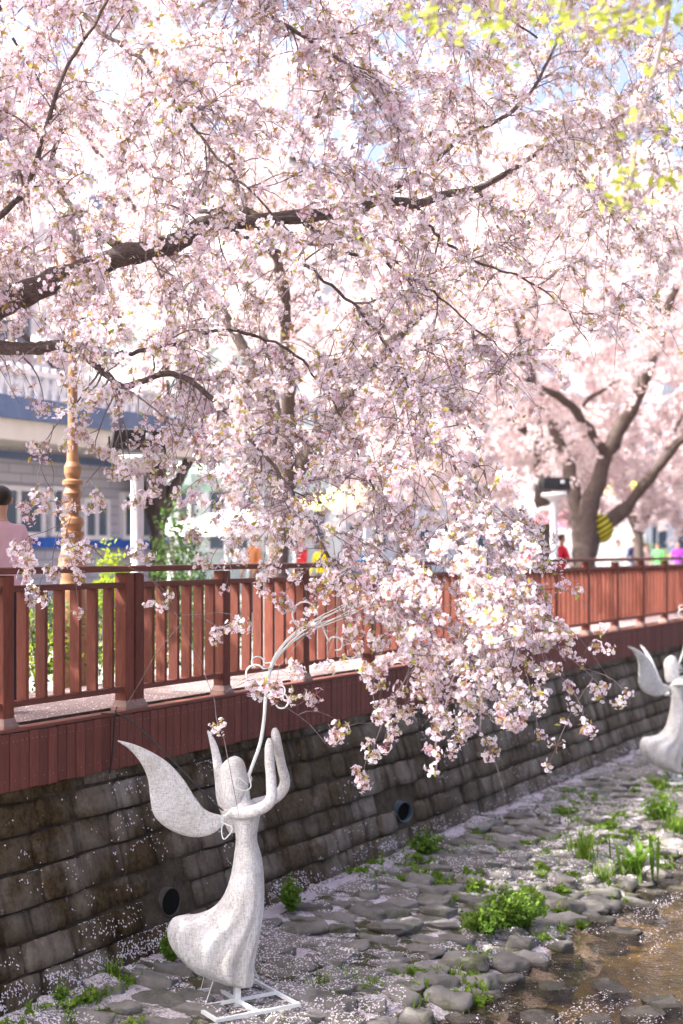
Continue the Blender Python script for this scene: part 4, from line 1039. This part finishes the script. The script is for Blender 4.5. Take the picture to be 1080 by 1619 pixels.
# drift along the wall foot
q = []
n = 900; xs = np.linspace(6.2, 42, n); ww = np.array([.10 + .06 * mnoise.noise((x * 2, 0, 3)) for x in xs]); mid = np.array([6.02 + .03 * mnoise.noise((x * 3, 2, 3)) for x in xs])
cross = np.linspace(-1, 1, 7); v = []
for x, w, m_ in zip(xs, ww, mid):
    for c in cross:
        y = m_ + c * w; v.append([x, y, float(bank_z(x, y)) + .045 * (1 - c * c) + .012 * mnoise.noise((x * 12, y * 12, 0)) - .012])
i = np.arange(n - 1)[:, None]; j = np.arange(6)[None]; a_ = i * 7 + j
f = np.stack([a_, a_ + 7, a_ + 8, a_ + 1], 2).reshape(-1, 4)
M['drift'] = varied('petal_drift', (.62, .52, .59), (.80, .73, .77), 70, .95, .9, .02)
tag(MB().add(v, f).build('petal_drift', M['drift'], smooth=True), 'band of pink petals heaped along the foot of the wall', 'petals', kind='stuff')
# petals floating on the water and lying on the boardwalk
n = 42000; x = 6 + 20 * r5.random(n) ** 1.3; y = r5.uniform(2.0, 4.1, n)
kp = np.array([mnoise.noise((a * .8, b * 2.6, 5)) + .8 * mnoise.noise((a * 3, b * 6, 1)) > .25 or r5.random() < .05 for a, b in zip(x, y)])
pw = np.stack([x[kp], y[kp], np.full(kp.sum(), .006)], 1); v, f, a = petal_mesh(pw, np.tile([0, 0, 1.0], (len(pw), 1)), .0085); 
tag(MB().add(v, f, 0, a).build('floating_petals', M['fallen']), 'pale petals floating in rafts on the shallow water', 'petals', kind='stuff')
n = 9000; x = 6 + 26 * r5.random(n) ** 1.3; y = D_EDGE + .05 + 1.5 * r5.random(n)
pw = np.stack([x, y, np.full(n, DECK_Z + .008)], 1); v, f, a = petal_mesh(pw, np.tile([0, 0, 1.0], (n, 1)), .009)
tag(MB().add(v, f, 0, a).build('deck_petals', M['fallen']), 'petals scattered over the boardwalk surface', 'petals', kind='stuff')
#%%PART3
# ------------------------------------------------------------------ street furniture behind the railing
def lamp_post():
    p = at_street(115, 8.35); Z = zd(115, 8.35); k = Z / FPX; e = empty('lamp_post', p)
    tag(e, 'ornate turned tan lamp column behind the railing', 'lamp post')
    z = lambda y: EYE + (HY - y) * k - p[2]
    prof = [(y, r) for y, r in ((1080, 30), (1010, 30), (1000, 25), (935, 22), (918, 19), (905, 20), (896, 24), (890, 22), (882, 22), (876, 19.5), (866, 17), (852, 15), (846, 18), (841, 18), (840, 13), (834, 14.5), (828, 18), (820, 17), (814, 9.5), (808, 9.5), (806, 16), (800, 16), (798, 12), (790, 12), (780, 15.5), (771, 11), (768, 11), (766, 16), (760, 16), (757, 10), (748, 13.5), (738, 13.5), (730, 9.5), (700, 8), (640, 7.5), (560, 7), (470, 6.5), (400, 6.5))]
    pr = [(r * k, max(0, z(y))) for y, r in prof]; pr[0] = (pr[0][0], 0)
    MB().lathe(pr, sides=40).build('column', M['bronze'], e)
    zt = z(400); MB().lathe([(.03, zt - .05), (.09, zt), (.10, zt + .04), (.07, zt + .08), (.05, zt + .10)], sides=20).build('collar', M['bronze'], e, smooth=True)
    MB().lathe([(.05, zt + .10), (.12, zt + .16), (.16, zt + .28), (.14, zt + .40), (.05, zt + .46), (.001, zt + .47)], sides=20).build('globe', M['lens'], e, smooth=True)
    for s in (-1, 1):
        MB().tube(spline(np.array([[0, 0, zt - .25], [s * .18, 0, zt - .18], [s * .26, 0, zt - .02], [s * .2, 0, zt + .05]]), 20), .014, 8).build('bracket', M['bronze'], e, smooth=True)
lamp_post()
def floodlight(px, D, disc_y, label, light_y):
    p = at_street(px, D); Z = zd(px, D); k = Z / FPX; e = empty('floodlight_post', p); tag(e, label, 'floodlight', 'floodlights on grey posts')
    zt = EYE + (HY - disc_y) * k - p[2]
    MB().lathe([(.11, 0), (.11, .03), (.066, .06), (.062, zt - .1), (.066, zt - .09)], sides=18).build('post', M['grey_metal'], e, smooth=True)
    MB().lathe([(.06, zt - .12), (.12, zt - .07), (.215, zt - .03), (.22, zt), (.21, zt + .03), (.001, zt + .035)], sides=28).build('disc', M['grey_metal'], e, smooth=True)
    h = MB(); w, d, hh = .50, .26, .20
    sec = [(-.13, .02), (.10, .0), (.14, .07), (.13, .17), (.03, .22), (-.12, .20)]
    v = [[sx * w / 2 * (1 - .12 * (q[1] > .15)), q[0], zt + .07 + q[1]] for sx in (-1, 1) for q in sec]
    f = [[i, (i + 1) % 6, 6 + (i + 1) % 6, 6 + i] for i in range(6)]
    h.add(v, f); h.add(v, [[0, 5, 4, 3], [0, 3, 2, 1], [6, 9, 10, 11], [6, 7, 8, 9]])
    o = h.build('housing', M['black'], e); o.rotation_euler = (0, 0, FACE_RZ + .25)
    MB().box((0, .145, zt + .17), (.40, .012, .11), 0).build('glass', M['lens'], o)
    MB().box((.09, -.16, zt + .21), (.05, .02, .06), 0).build('latch', M['grey_metal'], o)
    for sx in (-1, 1): MB().box((sx * (w / 2 + .014), 0, zt + .12), (.016, .05, .18)).build('bracket', M['black'], o)
floodlight(217, 8.15, 726, 'nearer black floodlight on a pale grey post with a disc top', 690)
floodlight(876, 8.15, 782, 'farther black floodlight on a pale grey post by the forked tree', 760)

def lantern():
    Z = zd(950, 9.3) - .5; c = P(949, 838, Z); k = Z / FPX
    e = empty('striped_lantern', c); tag(e, 'yellow and black striped beehive lantern hanging from the forked tree', 'lantern')
    e.rotation_euler = (0, 0, FACE_RZ)
    n = 9; prof = [(5, 26), (14, 21), (20, 14), (23, 6), (22, -2), (19, -9), (14, -15), (8, -19), (2, -21)]
    M['yellow'] = varied('lantern_yellow', (.55, .50, .03), (.70, .64, .06), 9, .6, .1); M['stripe'] = mat('lantern_black', (.02, .02, .015), .6)
    fine = spline(np.array(prof, float), 80)
    sh = MB(); 
    for q in range(79):
        r0, z0 = fine[q] * k; r1, z1 = fine[q + 1] * k; rr = 1 + .05 * abs(math.sin(q * math.pi / 10))
        a = np.linspace(0, 6.283, 24, endpoint=False)
        v = np.concatenate([np.stack([r * np.cos(a), r * np.sin(a), np.full(24, z)], 1) for r, z in ((r0 * (1 + .06 * abs(math.sin(q * math.pi / 10))), z0), (r1 * (1 + .06 * abs(math.sin((q + 1) * math.pi / 10))), z1))])
        sh.add(v, grid_faces(2, 24), 1 if q % 10 < 4 else 0)
    o = sh.build('shell', [M['yellow'], M['stripe']], e, smooth=True); o.rotation_euler = (0, -.55, 0)
    MB().tube([[0, 0, .28], [.05, 0, .55]], .012, 6).build('cord', M['black'], e)
lantern()

# ------------------------------------------------------------------ people
def person(p, face, shirt, trousers, label, height=1.65, hair='hair', arms=((.10, .10), (.10, .10)), hat=None, bag=None, shoe=(.75, .75, .75)):
    """one continuous skinned body; face = direction the person looks (world angle)"""
    e = empty('person', p, face - math.pi / 2); tag(e, label, 'person', 'people by the boardwalk')
    s = height / 1.70
    J = {'pel': (0, 0, .95, .125, .10), 'sp': (0, 0, 1.12, .115, .09), 'ch': (0, .0, 1.30, .145, .105), 'nk0': (0, -.01, 1.43, .075, .065), 'nk': (0, 0, 1.49, .048, .05), 'hd0': (0, .012, 1.56, .066, .078), 'hd': (0, .008, 1.63, .072, .09), 'tp': (0, 0, 1.685, .045, .055)}
    E = [('pel', 'sp'), ('sp', 'ch'), ('ch', 'nk0'), ('nk0', 'nk'), ('nk', 'hd0'), ('hd0', 'hd'), ('hd', 'tp')]
    for sd, nm in ((-1, 'l'), (1, 'r')):
        fw, out = arms[0 if sd < 0 else 1]
        J['sh' + nm] = (sd * .165, -.005, 1.385, .062, .062); J['el' + nm] = (sd * (.20 + out * .4), -.02 + fw * .3, 1.11, .044, .044)
        wy, wz = .05 + fw, .90 + max(0, fw - .15) * .9
        J['wr' + nm] = (sd * (.20 + out * .2), wy, wz, .029, .03); J['hn' + nm] = (sd * (.20 + out * .15), wy + .03, wz - .07, .032, .022)
        E += [('ch', 'sh' + nm), ('sh' + nm, 'el' + nm), ('el' + nm, 'wr' + nm), ('wr' + nm, 'hn' + nm)]
        for q in range(4):
            J[f'f{q}' + nm] = (sd * (.20 + out * .15) + (q - 1.5) * .004, wy + .03 + (q - 1.5) * .021, wz - .15 - .012 * (1 - abs(q - 1.3)), .008, .008); E.append(('hn' + nm, f'f{q}' + nm))
        J['th' + nm] = (sd * (.19 + out * .15), wy + .08, wz - .085, .009, .009); E.append(('hn' + nm, 'th' + nm))
        J['hp' + nm] = (sd * .088, 0, .88, .088, .09); J['kn' + nm] = (sd * .095, .015, .50, .058, .06); J['an' + nm] = (sd * .10, -.02, .10, .042, .045); J['to' + nm] = (sd * .108, .12, .045, .04, .035)
        J['he' + nm] = (sd * .10, -.055, .045, .035, .035)
        E += [('pel', 'hp' + nm), ('hp' + nm, 'kn' + nm), ('kn' + nm, 'an' + nm), ('an' + nm, 'to' + nm), ('an' + nm, 'he' + nm)]
    names = list(J); me = bpy.data.meshes.new('body'); me.from_pydata([tuple(c * s for c in J[n][:3]) for n in names], [(names.index(a), names.index(b)) for a, b in E], [])
    tmp = bpy.data.objects.new('body', me); COL.objects.link(tmp); sk = tmp.modifiers.new('skin', 'SKIN'); sk.use_smooth_shade = True
    for i, n in enumerate(names):
        sv = me.skin_vertices[0].data[i]; sv.radius = (J[n][3] * s, J[n][4] * s); sv.use_root = n == 'pel'
    sb = tmp.modifiers.new('sub', 'SUBSURF'); sb.levels = 2; sb.render_levels = 2
    dg = bpy.context.evaluated_depsgraph_get(); bm = bpy.data.meshes.new_from_object(tmp.evaluated_get(dg)); bpy.data.objects.remove(tmp)
    body = link('body', bm, e); bm.materials.clear()
    for m_ in (shirt, trousers, M['skin'], shoe): bm.materials.append(m_)
    for pl in bm.polygons:
        c = pl.center / s
        pl.material_index = 2 if c.z > 1.455 else 3 if c.z < .085 else 1 if c.z < .93 and abs(c.x) < .185 and c.y < .12 else 0
        if abs(c.x) > .15 and c.z < .93 + max(0, max(arms[0][0], arms[1][0]) - .15) * .9 and c.z > .6 and (abs(c.x) > .175 or c.y > .1): pl.material_index = 2
        pl.use_smooth = True
    # collar, hair, nose and ears
    MB().lathe([(.068 * s, 1.43 * s), (.060 * s, 1.455 * s), (.055 * s, 1.475 * s), (.058 * s, 1.465 * s)], sides=18).build('collar', shirt, e, smooth=True)
    hr = bmesh.new(); bmesh.ops.create_icosphere(hr, subdivisions=3, radius=1)
    for v in hr.verts:
        q = v.co; k = 1 + .06 * mnoise.noise(q * 4)
        front = max(0, q.y)
        v.co = Vector((q.x * .083 * k, q.y * .102 * k - .004, q.z * .085 * k + (.05 * front if q.z < .35 else 0))) * s + Vector((0, -.008, 1.645)) * s
    cut = [f for f in hr.faces if f.calc_center_median().y > (.035 * s) and f.calc_center_median().z < 1.665 * s or f.calc_center_median().z < 1.575 * s]
    bmesh.ops.delete(hr, geom=cut, context='FACES'); hm = bpy.data.meshes.new('hair'); hr.to_mesh(hm); hr.free(); hm.materials.append(M[hair])
    for pl in hm.polygons: pl.use_smooth = True
    link('hair', hm, e)
    MB().tube(np.array([[0, .094, 1.635], [0, .108, 1.60], [0, .092, 1.588]]) * s, np.array([.008, .013, .008]) * s, 8).build('nose', M['skin'], e, smooth=True)
    for sd in (-1, 1):
        MB().tube(np.array([[sd * .074, -.01, 1.64], [sd * .086, -.016, 1.625], [sd * .083, -.012, 1.6], [sd * .073, -.004, 1.588]]) * s, np.array([.008, .015, .013, .006]) * s, 8).build('ear', M['skin'], e, smooth=True)
        MB().box(np.array([sd * .030, .087, 1.628]) * s, np.array([.024, .012, .009]) * s).build('eye', M['hair'], e)
    MB().box(np.array([0, .088, 1.565]) * s, np.array([.04, .012, .008]) * s).build('mouth', cloth('lips', (.40, .16, .13)), e)
    if hat: MB().lathe(np.array([(.16, 1.665), (.155, 1.675), (.095, 1.685), (.09, 1.74), (.06, 1.765), (.001, 1.77)]) * s, sides=22).build('hat', hat, e, smooth=True)
    return e
white_shoe = cloth('white_shoe', (.75, .75, .76)); dark_tr = cloth('dark_trousers', (.03, .032, .045)); grey_tr = cloth('grey_trousers', (.16, .16, .18))
p = PD(0, 1128, 7.25); p[2] = DECK_Z + .004
person(p, math.atan2(FWD[1], FWD[0]) + .5, cloth('pink_shirt', (.72, .48, .54)), dark_tr, 'person in a pale pink shirt seen from behind on the boardwalk', 1.66, shoe=white_shoe)
def street_person(px, D, face, col, label, **kw):
    q = at_street(px, D); return person(q, math.atan2(FWD[1], FWD[0]) + face, cloth('cloth_' + '_'.join(label.split()[3:5]), col), kw.pop('tr', grey_tr), label, **kw)
hat_w = cloth('white_hat', (.8, .8, .78)); dshoe = cloth('dark_shoe', (.03, .03, .03))
street_person(402, 15.5, 2.2, (.75, .30, .12), 'person in bright orange top and white hat behind the railing', hat=hat_w, shoe=dshoe)
street_person(888, 10.8, -1.2, (.62, .02, .05), 'person in red top with brown hair by the forked tree', hair='hair_brown', shoe=dshoe, arms=((.3, .1), (.3, .1)))
street_person(977, 12.5, 3.0, (.80, .84, .80), 'person in white top between the forked tree and dark walkers', shoe=dshoe, height=1.58)
street_person(1003, 13.0, .4, (.03, .035, .12), 'person in navy top under the straight far trunk', shoe=dshoe, height=1.66)
street_person(1072, 13.0, 2.9, (.28, .04, .42), 'person in purple top at the picture edge beyond the railing', shoe=dshoe, height=1.6)
street_person(1040, 14.0, 2.5, (.10, .42, .12), 'person in green top near the picture edge beyond the railing', shoe=dshoe, height=1.55)
street_person(1022, 12.5, -2.6, (.78, .62, .60), 'person in pale pink top walking beyond the far railing', shoe=dshoe, height=1.5, hair='hair_brown')
street_person(478, 17.0, 2.0, (.55, .03, .04), 'person in dark red top half hidden by the grey trunk', shoe=dshoe)
street_person(508, 15.0, 2.6, (.80, .66, .02), 'person in yellow jacket behind the drooping blossom', shoe=dshoe, height=1.5)
street_person(566, 14.0, -2.6, (.03, .30, .62), 'person in bright blue jacket behind the drooping blossom', shoe=dshoe, height=1.45)
street_person(838, 14.5, 3.0, (.60, .05, .12), 'person in crimson jacket beyond the far floodlight', shoe=dshoe, height=1.62)
street_person(850, 12.0, -2.9, (.35, .60, .68), 'person in light blue top low behind the railing near the floodlight', shoe=dshoe, height=1.4)

# ------------------------------------------------------------------ stalls, shrubs, houses across the street
def canopy(px, D, py_top, py_eave, w, label, col, depth=2.4):
    p = at_street(px, D); k = zd(px, D) / FPX; e = empty('market_tent', p); tag(e, label, 'tent', 'tents along the street')
    zt = EYE + (HY - py_top) * k - p[2]; ze = EYE + (HY - py_eave) * k - p[2]; h = w / 2; d = depth / 2
    m = cloth('tent_cloth_' + label.split()[0], col)
    MB().add([[-h, -d, ze], [h, -d, ze], [h, d, ze], [-h, d, ze], [0, 0, zt]], [[0, 1, 4], [1, 2, 4], [2, 3, 4], [3, 0, 4]]).build('roof', m, e)
    vb = MB(); 
    for (a, b) in (((-h, -d), (h, -d)), ((h, -d), (h, d)), ((h, d), (-h, d)), ((-h, d), (-h, -d))): vb.add([[*a, ze], [*b, ze], [*b, ze - .25], [*a, ze - .25]], [[0, 1, 2, 3]])
    vb.build('valance', m, e)
    for sx in (-1, 1):
        for sy in (-1, 1): MB().tube([[sx * (h - .04), sy * (d - .04), 0], [sx * (h - .04), sy * (d - .04), ze]], .025, 8).build('leg', M['white_metal'], e)
canopy(375, 20, 800, 832, 2.6, 'white peaked tent roof beside the orange-clad person', (.82, .82, .84))
canopy(300, 19, 720, 755, 3.4, 'pale mint tent roof in front of the grey house', (.55, .78, .70))
canopy(905, 16, 792, 822, 2.6, 'pink tent roof seen between the far floodlight and forked trunk', (.75, .16, .28))
canopy(990, 22, 740, 775, 3.4, 'yellow tent roof far down the street behind the forked tree', (.80, .68, .10))
canopy(560, 20, 760, 795, 3.2, 'yellow-striped tent roof behind the dense drooping blossom', (.82, .72, .25))
def shrub(px, D, w, h, n, label, m, size=.05, upright=False, name='shrub'):
    p = at_street(px, D); e = empty(name, p); tag(e, label, 'shrub')
    pts = []
    st = MB()
    for k in range(7):
        a = rng.uniform(0, 6.28); q = np.array([math.cos(a) * w * .3, math.sin(a) * w * .3, h * .8]); st.tube(spline(np.array([[0, 0, 0], q * [.3, .3, .5], q]), 8), np.linspace(.014, .004, 8), 5)
    st.build('stem', M['twig'], e)
    for k in range(n):
        u = norm(rng.normal(size=3)) * rng.random() ** .33 * (1 + .2 * math.sin(k))
        c = np.array([u[0] * w / 2, u[1] * w / 2, h * .52 + u[2] * h * .48])
        pts.append(c if not upright else np.array([c[0] * (.6 + .4 * (1 - c[2] / h)), c[1] * .7, abs(c[2])]))
    tag(leaf_mesh(np.array(pts), 'foliage', e, M[m], size, 2), kind='stuff'); return e
shrub(283, 10.5, .78, 1.95, 900, 'round dark green clipped shrub under the nearer floodlight', 'shrub', .07)
shrub(178, 9.0, .62, 1.35, 500, 'bright yellow-green shrub between lamp column and floodlight post', 'shrub_lime', .07, True)
for k, (px, w, h, m, lb) in enumerate(((60, .8, .95, 'shrub', 'dark low shrub behind the railing by the pink-shirted person'), (20, .8, .9, 'shrub_lime', 'lime low shrub showing through the first railing slats'), (150, .7, .95, 'shrub', 'dark low shrub at the foot of the lamp column'), (255, .8, 1.0, 'shrub', 'dark low shrub right behind the double railing post'), (235, .6, .7, 'shrub_lime', 'small lime shrub beside the floodlight post foot'), (310, .8, 1.0, 'shrub', 'low shrub under the round clipped shrub'), (105, .7, .8, 'shrub_lime', 'lime low shrub in front of the lamp column foot'), (350, .8, .85, 'shrub', 'low shrub in front of the white tent'))):
    shrub(px, 8.45 + .1 * (k % 3), w, h, 380, lb, m, .055)
shrub(1015, 16, 1.6, 1.7, 400, 'green shrub beyond the far railing under the straight trunk', 'shrub', .12)
shrub(1050, 15, 1.2, 1.3, 300, 'bright green shrub beyond the far railing near the purple top', 'shrub_lime', .12)

# grey two-storey house with a balustraded balcony
M['brick'] = None
def brick_material():
    m = mat('grey_brick', (.42, .42, .45), .85, .2); b = N(m, 'ShaderNodeTexBrick'); b.inputs['Scale'].default_value = 1.0
    tc = N(m, 'ShaderNodeNewGeometry').outputs['Position']; mp = N(m, 'ShaderNodeMapping'); mp.inputs['Rotation'].default_value = (math.pi / 2, 0, 0); L(m, tc, mp.inputs[0]); L(m, mp.outputs[0], b.inputs['Vector'])
    b.inputs['Color1'].default_value = (.40, .41, .45, 1); b.inputs['Color2'].default_value = (.50, .50, .54, 1); b.inputs['Mortar'].default_value = (.30, .30, .33, 1)
    b.inputs['Brick Width'].default_value = .6; b.inputs['Row Height'].default_value = .16; b.inputs['Mortar Size'].default_value = .012
    L(m, b.outputs['Color'], bsdf(m).inputs['Base Color']); return m
M['brick'] = brick_material()
M['trim_white'] = varied('white_trim', (.72, .72, .73), (.80, .80, .80), 4, .6, .1)
M['cream'] = varied('cream_soffit', (.66, .62, .54), (.74, .70, .62), 4, .7, .1)
M['navy'] = varied('slate_blue_band', (.10, .15, .26), (.15, .21, .34), 4, .6, .1)
M['blue'] = varied('blue_stripe', (.02, .10, .42), (.03, .14, .52), 4, .5, .1)
M['pane'] = mat('window_glass', (.10, .14, .18), .08, .6)
M['pale'] = varied('pale_render', (.62, .64, .66), (.72, .73, .74), 2, .8, .15)
M['mint'] = varied('mint_render', (.55, .68, .64), (.62, .76, .71), 2, .8, .15)
def house():
    D = 16.0; p = at_street(-60, D); e = empty('grey_house', (0, D, p[2])); tag(e, 'grey brick house with white balustraded balcony and blue stripe behind the lamp column', 'house')
    def hx(px): return (zd(px, D) - D * SA) / CA
    def hz(px, py): return EYE + (HY - py) * zd(px, D) / FPX - p[2]
    x0, x1 = hx(-500), hx(262); xm = (x0 + x1) / 2; w = x1 - x0
    MB().box((xm, 3, 2.2), (w, 6, 4.4)).build('wall', M['brick'], e)
    z1 = hz(60, 712); z2 = hz(60, 690); z3 = hz(60, 650); z4 = hz(60, 612)
    MB().box((xm, 2.6, (z1 + z2) / 2 + .08), (w + .3, 7.4, z2 - z1 - .02 + .16)).build('balcony_slab', M['cream'], e)
    MB().box((xm, 2.6, (z2 + z3) / 2 + .06), (w + .36, 7.6, z3 - z2 - .08)).build('fascia_band', M['navy'], e)
    MB().box((xm, -.03, z1 - .12), (w + .02, .05, .12)).build('dark_band', M['navy'], e)
    MB().box((xm, -1.05, z4 + .02), (w + .3, .14, .09)).build('balcony_rail', M['trim_white'], e)
    bal = None; x = hx(-160)
    while x < x1:
        pr = [(.05, 0), (.05, .05), (.03, .08), (.06, .2), (.065, .27), (.03, .42), (.028, .5), (.05, .55), (.05, z4 - z3 - .02)]
        if bal is None: bal = MB().lathe(pr, sides=10).build('baluster', M['trim_white'], e, smooth=True); o = bal
        else: o = link('baluster', bal.data, e)
        o.location = (x, -1.05, z3 + .0); x += .21
    MB().box((xm, 4, 6.0), (w, 4, 4.2)).build('upper_wall', M['pale'], e)
    MB().box((xm, 4, 8.2), (w + .6, 4.8, .25)).build('roof', M['navy'], e)
    MB().box((xm, -.04, hz(100, 858)), (w + .04, .06, .18)).build('blue_stripe', M['blue'], e)
    def win(xa, xb, za, zb, y, nm=2):
        f = MB(); t = .08; f.box(((xa + xb) / 2, y, za), (xb - xa + t, .12, t)); f.box(((xa + xb) / 2, y, zb), (xb - xa + t, .12, t))
        for k in range(nm + 1): f.box((xa + (xb - xa) * k / nm, y, (za + zb) / 2), (t * .99, .118, zb - za - t))
        o = f.build('window', M['trim_white'], e)
        for k in range(nm):
            a, b = xa + (xb - xa) * k / nm + t / 2, xa + (xb - xa) * (k + 1) / nm - t / 2
            MB().box(((a + b) / 2, y - .005, (za + zb) / 2), (b - a, .03, zb - za - t)).build('pane', M['pane'], o)
    win(hx(-60), hx(62), hz(20, 845), hz(20, 772), -.05, 3); win(hx(62) + .25, hx(95), hz(80, 845), hz(80, 772), -.05, 1)
    win(hx(128), hx(165), hz(140, 850), hz(140, 792), -.05, 2); win(hx(190), hx(235), hz(200, 850), hz(200, 782), -.05, 2)
    for a in (-120, 0, 110): win(hx(a), hx(a + 70), 5.0, 6.6, 1.96, 2)
house()
def block(px0, px1, D, top, label, m, wcol, cols, rows, depth=10, name='building'):
    gz = GZ; x0 = (zd(px0, D) - D * SA) / CA; x1 = (zd(px1, D) - D * SA) / CA
    e = empty(name, ((x0 + x1) / 2, D, gz)); tag(e, label, 'building'); w = x1 - x0
    MB().box((0, depth / 2, top / 2), (w, depth, top)).build('wall', M[m], e); MB().box((0, depth / 2, top + .15), (w + .4, depth + .4, .3)).build('roof', M['concrete'], e)
    fr = pn = None
    for i in range(cols):
        for j in range(rows):
            c = (-w / 2 + w * (i + .5) / cols, -.03, (top - .8) * (j + .55) / rows + .4); ww, hh = w / cols * .6, top / rows * .5
            if fr is None:
                t = .09; q = MB()
                for s in (-1, 1): q.box((0, 0, s * hh / 2), (ww + t, .12, t)); q.box((s * ww / 2, 0, 0), (t * .98, .118, hh - t))
                fr = q.build('window', M['trim_white'], e); pn = MB().box((0, .01, 0), (ww - t, .03, hh - t)).build('pane', M[wcol], fr); o = fr
            else:
                o = link('window', fr.data, e); link('pane', pn.data, o)
            o.location = c
block(268, 520, 24, 7.5, 'pale mint building across the street behind the white tent', 'mint', 'pane', 6, 2)
block(540, 800, 26, 9.0, 'pale three-storey building hidden behind the dense blossom', 'pale', 'pane', 8, 3)
block(-400, 150, 34, 17, 'tall pale apartment block rising behind the grey house', 'pale', 'navy', 8, 6)
block(380, 660, 42, 24, 'tall pale apartment block with blue windows high behind the blossom', 'pale', 'navy', 7, 8)
block(1020, 1300, 30, 8, 'low pale building at the far end of the street', 'pale', 'pane', 10, 2)
